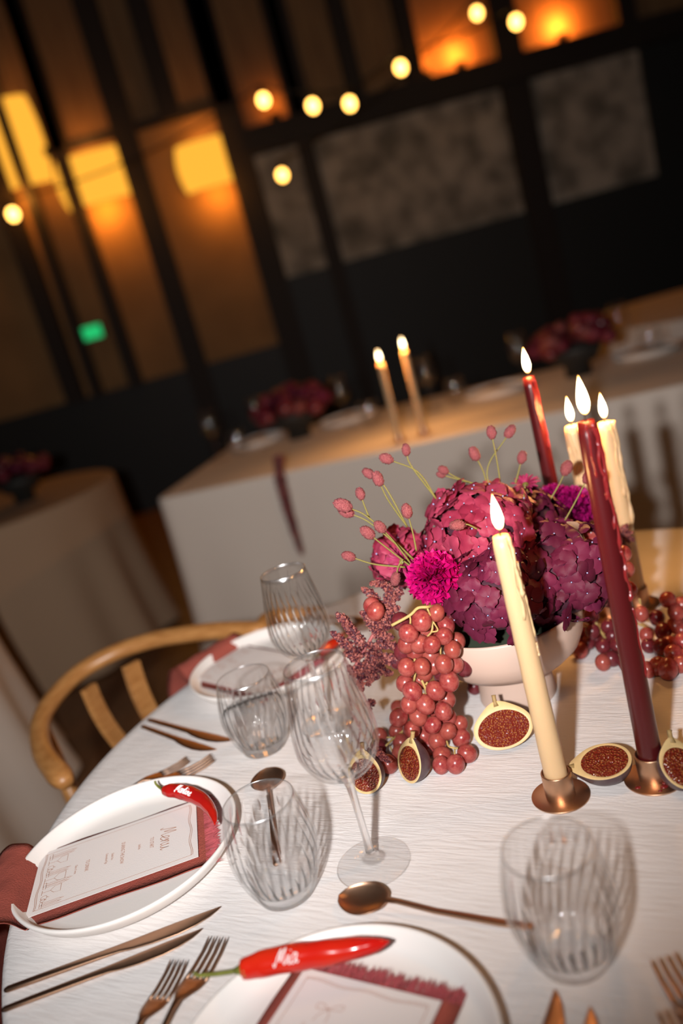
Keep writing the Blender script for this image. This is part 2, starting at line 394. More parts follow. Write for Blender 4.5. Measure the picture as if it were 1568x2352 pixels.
def wall_light(px, py, w, h, power, label, down=True):
    p = A(px, py, WY - 0.16)
    t = thing('wall_light', label, 'lamp', (p.x, WY - 0.04, p.z), 0, 'warm wall lights on the back wall')
    prof = []
    # a soft-edged drum shade: rounded half cylinder standing off the wall
    V = []; F = []; n = 14; rows = 7
    for j in range(rows):
        f = j / (rows - 1); k = 1 - 0.12 * (2 * f - 1) ** 2
        for i in range(n + 1):
            a = PI * i / n
            V.append((-math.cos(a) * w / 2 * k, -math.sin(a) * 0.11 * k - 0.01, (f - 0.5) * h))
    for j in range(rows - 1):
        for i in range(n):
            k = j * (n + 1) + i; F.append((k, k + 1, k + n + 2, k + n + 1))
    obj('lamp_shade', (V, F), M['shade'], t)
    obj('back_plate', box(-w * 0.3, w * 0.3, -0.012, 0.0, -h * 0.3, h * 0.3), M['brass_dim'], t, False)
    l = lamp('wall_light_glow', 'POINT', (0, -0.16, -h * 0.62), power, (1.0, 0.37, 0.045), shadow_soft_size=0.12); l.parent = t
    l2 = lamp('wall_light_glow', 'POINT', (0, -0.16, h * 0.62), power * 0.35, (1.0, 0.40, 0.08), shadow_soft_size=0.12); l2.parent = t
wall_light(15, 330, 0.50, 0.62, 9, 'tall glowing wall light at the far left edge')
wall_light(215, 405, 0.62, 0.36, 10, 'broad glowing wall light, brightest of the back wall')
wall_light(478, 372, 0.50, 0.34, 7, 'glowing wall light left of the stone wall')
def uplight(px, py, power, label):
    p = A(px, py, WY - 0.14)
    t = thing('up_light', label, 'lamp', (p.x, WY - 0.12, BEAM + 0.16), 0, 'up lights on the timber beam')
    obj('housing', lathe([(0, 0), (0.035, 0), (0.045, 0.06), (0.04, 0.06), (0.03, 0.02), (0, 0.02)], 20), M['brass_dim'], t)
    obj('lens', lathe([(0.038, 0.056), (0, 0.058)], 20), M['shade'], t)
    l = lamp('up_light_glow', 'POINT', (0, 0, 0.13), power, (1.0, 0.30, 0.04), shadow_soft_size=0.08); l.parent = t
uplight(990, 210, 4, 'small up light on the beam above the stone wall')
uplight(1066, 190, 10.0, 'up light on the beam making an orange pool above stone wall')
uplight(1290, 70, 14.0, 'strongest up light on the beam at the upper right')
uplight(640, 300, 1.5, 'faint up light on the beam beside the dark post')

# festoon bulbs hanging on two cables
def bulb(px, py, y, label):
    p = A(px, py, y)
    t = thing('festoon_bulb', label, 'light bulb', tuple(p), 0, 'festoon bulbs under the ceiling')
    obj('globe', uvsphere(0.034, 0.034, 0.04, 16, 10), M['bulb'], t)
    obj('socket', lathe([(0, 0.034), (0.014, 0.034), (0.016, 0.05), (0.014, 0.085), (0, 0.088)], 12), M['cable'], t)
    return p
B1 = [bulb(*a) for a in [(-220, 395, 5.6, 'glowing festoon bulb hanging beyond the left edge'), (30, 492, 5.6, 'glowing festoon bulb at the left edge under the wall lights'), (605, 230, 5.6, 'glowing festoon bulb, first of three in a close row'), (718, 243, 5.6, 'glowing festoon bulb, middle of three in a close row'), (803, 238, 5.6, 'glowing festoon bulb, last of three in a close row'), (920, 155, 5.6, 'glowing festoon bulb in front of orange pool of light'), (1185, 50, 5.6, 'glowing festoon bulb, right one of the pair at the top')]]
B2 = [bulb(*a) for a in [(648, 402, 6.2, 'glowing festoon bulb, lowest one beside the dark post'), (1095, 30, 6.2, 'glowing festoon bulb, left one of the pair at the top')]]
def cable(P, label):
    P = [Vector(p) + Vector((0, 0, 0.086)) for p in P]; Q = []
    for a, b in zip(P[:-1], P[1:]):
        for k in range(8):
            t = k / 8; q = a.lerp(b, t); q.z -= 0.05 * (a - b).length * 4 * t * (1 - t); Q.append(q)
    Q.append(P[-1]); c = Q[0].copy()
    o = obj('festoon_cable', tube(local(Q, c), 0.006, 6), M['cable'], None, True, c); tag(o, label, 'cable')
cable(B1[1:2] + B1[2:], 'thin black festoon cable carrying the long row of bulbs')
cable(B2 + [B2[-1] + Vector((1.5, 0, 0.9))], 'thin black festoon cable behind, with two bulbs')

# lit emergency sign
p = A(205, 765, WY - 0.10)
t = thing('exit_sign', 'small green lit emergency sign under the wall lights', 'sign', tuple(p))
obj('face', box(-0.10, 0.10, -0.012, 0.0, -0.05, 0.05), M['exit'], t, False)
obj('frame', join(box(-0.11, 0.11, -0.01, 0.05, 0.05, 0.058), box(-0.11, 0.11, -0.01, 0.05, -0.058, -0.05), box(-0.11, -0.10, -0.01, 0.05, -0.05, 0.05), box(0.10, 0.11, -0.01, 0.05, -0.05, 0.05)), M['cable'], t, False)

# ================================================================== tables
def rounded_outline(pts, rad, n=8):
    out = []
    P = [Vector((p[0], p[1], 0)) for p in pts]
    for i, p in enumerate(P):
        a = (P[i - 1] - p).normalized(); b = (P[(i + 1) % len(P)] - p).normalized()
        bis = (a + b).normalized(); ang = a.angle(b); d = rad / math.tan(ang / 2)
        c = p + bis * (rad / math.sin(ang / 2)); s = p + a * d; e = p + b * d
        v0 = s - c; v1 = e - c; tot = v0.angle(v1)
        sgn = 1 if v0.cross(v1).z > 0 else -1
        for k in range(n + 1):
            q = Matrix.Rotation(sgn * tot * k / n, 3, 'Z') @ v0; out.append(c + q)
    return out
def resample(P, step):
    Q = []; n = len(P)
    for i in range(n):
        a = P[i]; b = P[(i + 1) % n]; L = (b - a).length
        for k in range(max(1, int(L / step))): Q.append(a.lerp(b, k / max(1, int(L / step))))
    return Q
def draped_cloth(outline, drop, seed, fold=0.05, wl=0.22, flare=0.10):
    rnd = random.Random(seed); n = len(outline)
    s = [0]
    for i in range(1, n): s.append(s[-1] + (outline[i] - outline[i - 1]).length)
    tot = s[-1] + (outline[0] - outline[-1]).length
    nf = max(3, round(tot / wl)); ph = rnd.random() * 6
    nrm = []
    for i in range(n):
        t = outline[(i + 1) % n] - outline[i - 1]; nrm.append(Vector((t.y, -t.x, 0)).normalized())
    c = sum(outline, Vector()) / n
    if nrm[0].dot(outline[0] - c) < 0: nrm = [-q for q in nrm]
    V = [c.copy()]; F = []
    rows = [(-0.5, 0), (-0.02, 0), (-0.006, -0.0005), (0, -0.004), (0.003, -0.012)] + [(None, k / 14) for k in range(1, 15)]
    for (a, z) in rows:
        for i in range(n):
            p = outline[i]
            if a is not None:
                q = c.lerp(p, 0.5) if a == -0.5 else p + nrm[i] * a; q = q.copy(); q.z = z
            else:
                f = z; u = s[i] / tot * 2 * PI
                w = math.sin(nf * u + ph + 1.2 * math.sin(3 * u + seed)) * (0.75 + 0.25 * math.sin(5 * u + seed * 2))
                g = f ** 0.75
                q = p + nrm[i] * (0.004 + g * (flare * f + fold * w * min(1, f * 2.2))); q.z = -0.012 - (drop - 0.012) * f
            V.append(q)
    for i in range(n): F.append((0, 1 + i, 1 + (i + 1) % n))
    for j in range(len(rows) - 1):
        for i in range(n):
            i2 = (i + 1) % n; b = 1 + j * n; d = b + n
            F.append((b + i, d + i, d + i2, b + i2))
    return V, F
def table_under(name, label, outline, loc, legs):
    t = thing(name, label, 'table', (loc[0], loc[1], 0))
    n = len(outline); zt = TZ - 0.004
    c = sum(outline, Vector()) / n
    V = [(c.lerp(p, 0.985).x, c.lerp(p, 0.985).y, z) for z in (zt - 0.028, zt) for p in outline]
    F = [tuple(range(n))[::-1], tuple(range(n, 2 * n))] + [(i, (i + 1) % n, n + (i + 1) % n, n + i) for i in range(n)]
    obj('table_top', (V, F), M['oak'], t, False)
    for (x, y) in legs:
        obj('leg', lathe([(0, 0), (0.022, 0), (0.028, zt - 0.03), (0, zt - 0.03)], 12), M['oak'], t, True, (x, y, 0))
    return t
# the round table in front
TC = Vector((0.165, 0.905, 0)); TR = 0.638
circ = [Vector((TR * math.cos(2 * PI * i / 160), TR * math.sin(2 * PI * i / 160), 0)) for i in range(160)]
table_under('round_table', 'round dining table under the crinkled white cloth in front', circ, TC, [(.33, .33), (-.33, .33), (.33, -.33), (-.33, -.33)])
o = obj('tablecloth', draped_cloth(circ, 0.70, 3, 0.035, 0.25, 0.05), M['cloth'], None, True, (TC.x, TC.y, TZ)); tag(o, 'crinkled white linen cloth on the round table in front', 'tablecloth')
# long table behind
c0 = T(352, 1150); c1 = T(1250, 952); u = (c1 - c0); u.z = 0; u.normalize(); nn = Vector((-u.y, u.x, 0))
def back_table(c, L, D, name, label1, label2, seed, rad=0.06):
    pts = [c, c + u * L, c + u * L + nn * D, c + nn * D]; o0 = c + u * (L / 2) + nn * (D / 2)
    ol = resample(rounded_outline([p - o0 for p in pts], rad), 0.03)
    for q in ol: q.z = 0
    legs = [((u * a * (L / 2 - .12) + nn * b * (D / 2 - .12)).x, (u * a * (L / 2 - .12) + nn * b * (D / 2 - .12)).y) for a in (-1, 1) for b in (-1, 1)]
    table_under(name, label1, ol, o0, legs)
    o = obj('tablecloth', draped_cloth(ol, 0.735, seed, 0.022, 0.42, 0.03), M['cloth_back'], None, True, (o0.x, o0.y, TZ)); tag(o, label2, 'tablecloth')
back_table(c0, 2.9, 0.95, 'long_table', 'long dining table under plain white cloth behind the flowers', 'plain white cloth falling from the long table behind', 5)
# round tables to the left and to the right behind
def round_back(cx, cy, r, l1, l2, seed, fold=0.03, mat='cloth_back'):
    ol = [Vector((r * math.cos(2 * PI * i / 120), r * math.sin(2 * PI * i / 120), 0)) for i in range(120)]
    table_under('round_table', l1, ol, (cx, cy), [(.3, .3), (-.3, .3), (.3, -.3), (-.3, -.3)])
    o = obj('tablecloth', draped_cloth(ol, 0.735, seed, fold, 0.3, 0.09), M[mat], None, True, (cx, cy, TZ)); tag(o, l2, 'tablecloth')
round_back(-1.63, 4.0, 0.62, 'round dining table left behind the oak chair, under a cloth darkened for distance', 'darkened cloth of the round table left behind the oak chair', 8, mat='cloth_dimmed')
round_back(-1.95, 2.35, 0.80, 'round dining table beyond the left edge, only its cloth in view', 'white cloth with vertical folds at the left edge behind the oak chair arm', 11, 0.045)
round_back(2.25, 4.55, 0.75, 'round dining table far behind on the right', 'white cloth of the far round table at the right edge', 14)

# ================================================================== glasses
def smooth_prof(P, n):
    return [(max(p.x, 0), p.y) for p in spline([(r, z, 0) for r, z in P], n)]
def tumbler_mesh(nseg=168, sub=4, fl=28):
    out = smooth_prof([(0.020, 0.0), (0.0275, 0.0008), (0.0305, 0.005), (0.0375, 0.020), (0.0428, 0.038), (0.0447, 0.054), (0.0432, 0.074), (0.0395, 0.092), (0.0356, 0.106)], sub)
    inn = smooth_prof([(0.0346, 0.106), (0.0382, 0.092), (0.0416, 0.074), (0.0430, 0.054), (0.0408, 0.038), (0.0352, 0.021), (0.0285, 0.0125), (0.018, 0.0098)], sub)
    prof = [(0, 0.0012)] + out + [(0.0351, 0.1066)] + inn + [(0, 0.0094)]
    ni = len(out) + 2
    def rmod(j, a, r, z):
        if j < ni: return r
        k = max(0, min(1, (0.103 - z) / 0.02)) * max(0, min(1, (z - 0.009) / 0.012))
        c = 0.5 + 0.5 * math.cos(fl * (a + 2.0 * z))
        return r - 0.0011 * k * (1 - c ** 0.6)
    return lathe(prof, nseg, rmod)
def wine_mesh(nseg=168, sub=4, fl=28):
    out = smooth_prof([(0.0375, 0.0022), (0.030, 0.0030), (0.016, 0.0052), (0.0065, 0.0100), (0.0042, 0.020), (0.0036, 0.050), (0.0040, 0.082), (0.0060, 0.096), (0.0150, 0.1035), (0.0300, 0.1150), (0.0395, 0.133), (0.0412, 0.148), (0.0390, 0.172), (0.0345, 0.198), (0.0300, 0.224)], sub)
    inn = smooth_prof([(0.0291, 0.224), (0.0335, 0.198), (0.0378, 0.172), (0.0398, 0.148), (0.0378, 0.133), (0.0275, 0.117), (0.0140, 0.1075)], sub)
    prof = [(0, 0.0004), (0.036, 0.0004), (0.0380, 0.0012)] + out + [(0.0296, 0.2246)] + inn + [(0, 0.1050)]
    ni = len(out) + 4
    def rmod(j, a, r, z):
        if j < ni: return r
        k = max(0, min(1, (0.222 - z) / 0.03)) * max(0, min(1, (z - 0.108) / 0.012))
        c = 0.5 + 0.5 * math.cos(fl * (a + 4.0 * (z - 0.1)))
        return r - 0.0010 * k * (1 - c ** 0.6)
    return lathe(prof, nseg, rmod)
def fluted(name, VF, fl, tw_, z0, zlo, zhi, zin, stem=False):
    me = mkmesh(name, *VF, M['glass']); at = me.attributes.new('flute', 'FLOAT', 'POINT'); vals = []
    prev = None; half = len(VF[0])
    for i, v in enumerate(VF[0]):
        z = v[2]; a = math.atan2(v[1], v[0]); k = 0.0
        if i >= zin:
            c = 0.5 - 0.5 * math.cos(fl * (a + tw_ * (z - z0)))
            k = max(0, min(1, (zhi - z) / 0.02)) * max(0, min(1, (z - zlo) / 0.01)) * max(0, (c - 0.5) / 0.5) ** 1.2 * 0.76
        rr = math.hypot(v[0], v[1])
        if z > zhi + 0.0045: k = 0.05                       # thick rolled lip
        elif stem and 0.006 < z < 0.104 and rr < 0.012: k = 0.6      # solid stem
        elif not stem and z < 0.0135 and i < zin: k = 0.35      # thick base
        vals.append(k)
    at.data.foreach_set('value', vals)
    a2 = me.attributes.new('lip', 'FLOAT', 'POINT'); zt = max(v[2] for v in VF[0]); a2.data.foreach_set('value', [1.0 if v[2] > zt - 0.0009 else 0.0 for v in VF[0]])
    return me
_v = tumbler_mesh(); TUM = fluted('tumbler', _v, 28, 2.0, 0.0, 0.010, 0.100, 1 + 168 * 34)
_v = wine_mesh(); WIN = fluted('wine_glass', _v, 28, 4.0, 0.1, 0.108, 0.218, 1 + 168 * 60, True)
def tw(p, h=0.0): return (p[0], p[1], TZ + h)
o = put('tumbler', TUM, None, tw((0.083, 0.556), .0006)); tag(o, 'fluted glass tumbler at the lower right, in front of the cream candle', 'tumbler', 'fluted tumblers')
o = put('tumbler', TUM, None, tw((-0.152, 0.728), .0006)); tag(o, 'fluted glass tumbler with a copper spoon seen through it', 'tumbler', 'fluted tumblers')
t = thing('tumbler', 'fluted glass tumbler half full of water, beside the two wine glasses', 'tumbler', tw((-0.182, 1.026), .0006), 0, 'fluted tumblers')
put('glass_wall', TUM, t)
obj('water', lathe([(0, 0.0102), (0.017, 0.0106), (0.026, 0.0135), (0.0335, 0.0215), (0.0388, 0.038), (0.0408, 0.054), (0.0406, 0.062), (0, 0.062)], 64), M['water'], t)
o = put('wine_glass', WIN, None, tw((-0.063, 0.734), .0006)); tag(o, 'nearest fluted wine glass, its foot next to the bowl of the copper spoon', 'wine glass', 'fluted wine glasses')
o = put('wine_glass', WIN, None, tw((-0.094, 1.045), .0006)); tag(o, 'fluted wine glass further back, in front of the oak chair', 'wine glass', 'fluted wine glasses')

# ================================================================== place settings
PLATE = mkmesh('plate', *lathe([(0, 0.001), (0.085, 0.0), (0.105, 0.0015), (0.121, 0.008), (0.1285, 0.0185), (0.1297, 0.0215), (0.1290, 0.0235), (0.1270, 0.0238), (0.1252, 0.0225), (0.1200, 0.0125), (0.1130, 0.0068), (0.1000, 0.0050), (0, 0.0050)], 128), M['plate'])
def text_mesh(body, size, mat):
    cu = bpy.data.curves.new('lettering', 'FONT'); cu.body = body; cu.size = size; cu.align_x = 'CENTER'; cu.resolution_u = 2
    ob = bpy.data.objects.new('lettering', cu); COL.objects.link(ob)
    dg = bpy.context.evaluated_depsgraph_get()
    me = bpy.data.meshes.new_from_object(ob.evaluated_get(dg)); me.materials.clear(); me.materials.append(mat)
    bpy.data.objects.remove(ob); return me
GL = {
 'M': (0.92, [[(0, .18), (.05, 0), (.14, .08), (.30, .86), (.37, 1.0), (.40, .55), (.45, .22), (.60, .86), (.68, 1.0), (.70, .35), (.76, .04), (.90, .14)]]),
 'a': (0.50, [[(.36, .48), (.22, .58), (.06, .36), (.06, .08), (.20, 0), (.33, .2), (.39, .56), (.38, .14), (.46, 0), (.56, .12)]]),
 'i': (0.32, [[(0, .12), (.13, .52), (.14, .12), (.22, 0), (.34, .12)], [(.17, .74), (.19, .80)]]),
 'r': (0.40, [[(0, .12), (.10, .56), (.16, .46), (.29, .52), (.28, .14), (.36, 0), (.44, .12)]]),
 't': (0.36, [[(0, .12), (.16, .92), (.15, .14), (.25, 0), (.36, .12)], [(.0, .60), (.32, .66)]]),
 'n': (0.52, [[(0, .3), (.09, .54), (.10, 0)], [(.10, .1), (.18, .42), (.31, .52), (.35, .14), (.44, 0), (.54, .12)]]),
 'e': (0.40, [[(0, .12), (.22, .28), (.29, .46), (.18, .56), (.06, .36), (.09, .06), (.24, 0), (.42, .14)]]),
 'u': (0.52, [[(0, .4), (.06, .54), (.08, .12), (.19, 0), (.33, .2), (.36, .54), (.37, .12), (.45, 0), (.54, .12)]]),
}
def script_lines(word, size, slant=0.25, n=6):
    x = 0; out = []
    for ch in word:
        adv, L = GL[ch]
        for st in L:
            out.append([((p.x + x + slant * p.y) * size, p.y * size) for p in spline([(a, b, 0) for a, b in st], n)])
        x += adv
    w = x * size
    return [[(a - w / 2, b) for a, b in l] for l in out]
def doodle_glass(x, y, s): return [[(x - .30 * s, y + s), (x - .26 * s, y + .65 * s), (x, y + .45 * s), (x + .26 * s, y + .65 * s), (x + .30 * s, y + s), (x - .30 * s, y + s)], [(x, y + .45 * s), (x, y)], [(x - .2 * s, y), (x + .2 * s, y)]]
def doodle_candle(x, y, s): return [[(x - .05 * s, y), (x - .05 * s, y + .85 * s), (x + .05 * s, y + .85 * s), (x + .05 * s, y)], [(x, y + .85 * s), (x - .04 * s, y + .93 * s), (x, y + 1.05 * s), (x + .04 * s, y + .93 * s), (x, y + .85 * s)], [(x - .14 * s, y), (x + .14 * s, y), (x + .10 * s, y - .12 * s), (x - .10 * s, y - .12 * s), (x - .14 * s, y)]]
def doodle_fruit(x, y, s): return [[(x + .3 * s * math.cos(a * PI / 5), y + .3 * s + .3 * s * math.sin(a * PI / 5)) for a in range(11)], [(x, y + .6 * s), (x + .1 * s, y + .8 * s)]]
def doodle_bow(x, y, s): return [[(p.x * s + x, p.y * s + y) for p in spline(q, 5)] for q in ([(0, 0, 0), (-.5, .30, 0), (-1, .28, 0), (-.95, -.12, 0), (-.45, -.05, 0), (0, 0, 0)], [(0, 0, 0), (.5, .42, 0), (1, .50, 0), (.98, .16, 0), (.5, .03, 0), (0, 0, 0)], [(0, 0, 0), (-.5, -.5, 0), (-.7, -1.1, 0)], [(0, 0, 0), (.28, -.55, 0), (.22, -1.0, 0)])]
def menu_card(c, a, w, l, label, side):
    # c centre, a unit direction "up the page"; card lies flat
    ang = math.atan2(a[1], a[0]) - PI / 2
    t = thing('menu_card', label, 'menu', tuple(c), ang)
    t0 = t; t = obj('card', box(-w / 2, w / 2, -l / 2, l / 2, -0.0005, 0.0), M['paper'], t0, False)
    mw = w * 0.06; hw = w / 2 - mw; hl = l / 2 - mw; rnd = random.Random(len(label))
    def wav(p, q, amp, dx=0):
        p = Vector((*p, 0)); q = Vector((*q, 0)); d = (q - p); s = Vector((-d.y, d.x, 0)).normalized()
        return [tuple((p + d * (k / 24) + s * (amp * math.sin(k * 0.62 + dx)))[:2]) for k in range(25)]
    lines = [wav((-hw, hl), (hw, hl), .0011), wav((-hw, hl - .0018), (hw, hl - .0018), .0011, .2), wav((-hw, hl), (-hw, -hl), .0002), wav((hw, hl), (hw, -hl), .0002), wav((-hw, -hl), (hw, -hl), .0008), wav((-hw, -hl + .0016), (hw, -hl + .0016), .0008, .3)]
    obj('printed_border', strokes(lines, 0.00045), M['ink'], t, False)
    if side == 'text':
        y0 = hl - 0.036
        L = [[(x, y + y0) for x, y in ln] for ln in script_lines('Menu', 0.0180, 0.05)]
        obj('heading', strokes(L, 0.0008), M['ink'], t, False)
        for (s, y, sz) in [('TO START', .31, .0062), ('bubbles', .21, .0045), ('DURING THE SHOW', .06, .0062), ('Salade fine', -.02, .0042), ('Caramelised figs', -.07, .0042), ('TO DRINK', -.24, .0062), ('Glass of wine', -.33, .0042)]:
            me = text_mesh(s, sz, M['ink']); me.transform(Matrix.Diagonal((0.72, 1.0, 1, 1)))
            put('printed_line', me, t, (0, y * l * 0.72 - 0.003, 0.0003))
    D = []
    if side == 'text':
        yb = -hl + 0.006; x = -hw + 0.007; k = 0
        while x < hw - 0.004:
            kind = k % 5; s = 0.020 + 0.008 * rnd.random()
            if kind in (0, 3): D += doodle_candle(x, yb + .003, s); D += doodle_candle(x + .004, yb + .003, s * .9); x += .010
            elif kind in (1, 4): D += doodle_glass(x + .003, yb, s * .9); x += .011
            else: D += doodle_fruit(x + .002, yb, .012); D += doodle_fruit(x + .006, yb, .009); x += .012
            k += 1
    else:
        D += doodle_bow(-hw * .38, hl - .024, .0115)
        for (x, y, s) in [(-.62, .30, .055), (.10, .32, .060), (.20, .34, .060), (.62, .40, .05), (.70, .42, .05)]: D += doodle_candle(x * hw, y * hl - .03, s)
        for (x, y, s) in [(-.30, .05, .04), (.45, .02, .04)]: D += doodle_glass(x * hw, y * hl - .03, s)
        for (x, y, s) in [(-.5, -.35, .02), (0, -.3, .022), (.4, -.38, .02)]: D += doodle_fruit(x * hw, y * hl, s)
    obj('printed_drawing', strokes(D, 0.00045), M['ink'], t, False)
    return t0
def napkin(c, a, w, x0, zprof, label, fringe=0.012, seed=1, yoff=0.0, flarew=0.0):
    # zprof: list of (x, z) from the frayed end to the hanging end, x along a
    ang = math.atan2(a[1], a[0]); rnd = random.Random(seed)
    t = thing('napkin', label, 'napkin', (c[0], c[1], c[2]), ang)
    P = spline([(x, 0, z) for x, z in zprof], 6); ny = 14; V = []; F = []
    for j, p in enumerate(P):
        hang = max(0, -p.x - 0.10) / 0.12
        for i in range(ny + 1):
            s = i / ny - 0.5
            V.append((p.x, s * (w + flarew * hang) + yoff + 0.0015 * math.sin(j * .5 + i) * hang, p.z + 0.004 * hang * math.sin(i * 1.3 + 1) + 0.0006 * math.sin(i * 2.1 + j * .8)))
    n = len(V); V += [(v[0], v[1], v[2] - 0.0012) for v in V]; R = ny + 1
    for j in range(len(P) - 1):
        for i in range(ny):
            k = j * R + i; F.append((k, k + R, k + R + 1, k + 1)); F.append((n + k, n + k + 1, n + k + R + 1, n + k + R))
    for j in range(len(P) - 1):
        for i in (0, ny):
            k = j * R + i; F.append((k, k + R, n + k + R, n + k))
    ln_ = obj('linen', (V, F), M['napkin'], t)
    V = []; F = []; z = zprof[0][1]; xe = zprof[0][0]
    for k in range(420):
        y = (rnd.random() - .5) * w * 1.0 + yoff; L = fringe * (0.6 + 0.7 * rnd.random()); d = (rnd.random() - .5) * 0.7
        zz = z + (rnd.random() - .3) * 0.003; wd = 0.00035; b = len(V)
        V += [(xe - .004, y - wd, zz), (xe - .004, y + wd, zz), (xe + L * .5, y + d * L * .4 + wd, zz + .0012 * rnd.random()), (xe + L * .5, y + d * L * .4 - wd, zz), (xe + L, y + d * L, zz + (rnd.random() - .45) * .004)]
        F += [(b, b + 1, b + 2, b + 3), (b + 3, b + 2, b + 4)]
    tag(obj('fringe', (V, F), M['fringe'], ln_), 'frayed rose edge of the napkin', kind='stuff')
    return t
def plate(c, label): return tag(put('plate', PLATE, None, (c[0], c[1], TZ + .0005)), label, 'plate', 'white plates')

# Martine's setting, facing right
pm = Vector((-0.336, 0.852, TZ))
plate(pm, 'white plate with upright rim under the text menu card, at the left table edge')
k = [T(x, y, .011) for x, y in ((60, 2112), (463, 1962), (443, 1843), (93, 1961))]
cm = (k[0] + k[1] + k[2] + k[3]) / 4; am = ((k[1] + k[2]) - (k[0] + k[3])).normalized(); lm = ((k[1] + k[2]) - (k[0] + k[3])).length / 2; wm = ((k[3] + k[2]) - (k[0] + k[1])).length / 2
menu_card(Vector((cm.x, cm.y, TZ + .0112)), am, wm, lm, 'text menu card on a rust napkin at the left, headed Menu', 'text')
napkin(Vector((cm.x, cm.y, TZ)), am, wm + .022, 0, [(lm / 2 + .012, .0085), (.05, .0085), (-.04, .0088), (-.085, .0090), (-.0955, .0105), (-.1085, .0262), (-.128, .0282), (-.146, .018), (-.162, -.012), (-.172, -.09), (-.175, -.15)], 'rust red linen napkin with frayed end, hanging over the left table edge', seed=2, yoff=-.004, flarew=.06)
# Mia's setting, facing away from the camera
pi_ = Vector((-0.116, 0.505, TZ))
plate(pi_, 'white plate cut by the bottom edge of the photo, under the bow-printed menu card')
k0, k1 = T(701, 2226, .011), T(1015, 2302, .011); ax = (k1 - k0); wi = ax.length; ax.normalize(); ai = Vector((-ax.y, ax.x, 0)); li = wi * 1.6
ci = (k0 + k1) / 2 - ai * (li / 2)
menu_card(Vector((ci.x, ci.y, TZ + .0122)), ai, wi, li, 'menu card with a printed bow on the plate at the bottom', 'bow')
napkin(Vector((ci.x, ci.y, TZ)), ai, wi + .028, 0, [(li / 2 + .006, .0088), (.05, .0086), (-.02, .0088), (-.055, .0100), (-.072, .0268), (-.135, .0270), (-.16, .010), (-.19, -.05), (-.195, -.12)], 'rust red linen napkin with frayed top edge, under the bow-printed menu', seed=5, yoff=-.001)
# the far setting, in front of the oak chair
af = Vector((0.67, -0.74, 0)).normalized()
pf = Vector((-0.178, 1.272, TZ)); plate(pf, 'white plate in front of the oak chair, half hidden by the water tumbler')
kf = [T(428, 1565, .0125), T(566, 1476, .0125)]
cf = (kf[0] + kf[1]) / 2 + af * 0.093
menu_card(Vector((cf.x, cf.y, TZ + .0125)), af, 0.116, 0.186, 'blurred menu card on the far plate in front of the oak chair', 'text')
napkin(Vector((cf.x, cf.y, TZ)), af, .134, 0, [(.100, .0088), (.05, .0086), (-.04, .0088), (-.085, .0090), (-.0965, .0105), (-.1085, .0262), (-.128, .0280), (-.150, .008), (-.168, -.03), (-.172, -.10)], 'rust red linen napkin on the far plate before the oak chair', seed=9)

# ------------------------------------------------------------------ cutlery
def loft(st, n=10):
    # st: (y, xc, half width, zc, half thickness)
    V = []; F = []
    for (y, xc, w, zc, h) in st:
        for i in range(n):
            a = 2 * PI * i / n; ca, sa = math.cos(a), math.sin(a)
            V.append((xc + w * math.copysign(abs(ca) ** .7, ca), y, zc + h * math.copysign(abs(sa) ** .7, sa)))
    for j in range(len(st) - 1):
        for i in range(n):
            i2 = (i + 1) % n; F.append((j * n + i, (j + 1) * n + i, (j + 1) * n + i2, j * n + i2))
    F.append(tuple(range(n))); F.append(tuple(reversed(range((len(st) - 1) * n, len(st) * n))))
    return V, F
def fork_mesh():
    h = loft([(0, 0, .0030, .0022, .0012), (.003, 0, .0042, .0022, .0016), (.03, 0, .0042, .0024, .0016), (.09, 0, .0030, .0042, .0015), (.118, 0, .0024, .0095, .0014), (.128, 0, .0032, .0105, .0012), (.136, 0, .0078, .0090, .0010), (.144, 0, .0108, .0066, .0009), (.152, 0, .0118, .0048, .0008), (.156, 0, .0118, .0042, .0007)])
    ts = []
    for x in (-.0099, -.0033, .0033, .0099):
        ts.append(loft([(.154, x, .0020, .0045, .0007), (.168, x * .98, .0017, .0038, .0007), (.184, x * .95, .0014, .0050, .0007), (.195, x * .92, .0011, .0078, .0006), (.198, x * .91, .0004, .0088, .0003)], 6))
    return join(h, *ts)
def knife_mesh():
    return loft([(0, 0, .0020, .0026, .0015), (.003, 0, .0036, .0026, .0021), (.03, 0, .0042, .0026, .0021), (.09, 0, .0048, .0026, .0018), (.112, 0, .0056, .0026, .0014), (.125, .0006, .0074, .0024, .0010), (.145, .0010, .0090, .0022, .0008), (.170, .0006, .0094, .0022, .0007), (.188, -.0012, .0078, .0022, .0006), (.202, -.0040, .0050, .0022, .0005), (.210, -.0066, .0024, .0022, .0004), (.214, -.0084, .0004, .0022, .0002)])
def spoon_mesh():
    h = loft([(0, 0, .0028, .0024, .0012), (.003, 0, .0042, .0024, .0016), (.03, 0, .0041, .0026, .0015), (.09, 0, .0030, .0050, .0014), (.125, 0, .0023, .0095, .0013), (.137, 0, .0030, .0098, .0011)])
    V = []; F = []; ny, nx = 16, 12; L = .052; y0 = .135
    for side in (0, 1):
        for j in range(ny + 1):
            f = j / ny; s = math.sin(PI * min(1, max(0.0, f)) ** 0.92); w = .0205 * max(s, 0) ** .55 + .0004
            zc = .0095 - .0015 * f
            for i in range(nx + 1):
                u_ = 2 * i / nx - 1
                V.append((u_ * w, y0 + f * L, zc - .0075 * (1 - u_ * u_) * max(s, 0) ** .6 - (.0009 if side else 0)))
    R = nx + 1; n = (ny + 1) * R
    for j in range(ny):
        for i in range(nx):
            k = j * R + i; F += [(k, k + 1, k + R + 1, k + R), (n + k, n + k + R, n + k + R + 1, n + k + 1)]
        for i in (0, nx): k = j * R + i; F.append((k, k + R, n + k + R, n + k))
    return join(h, (V, F))
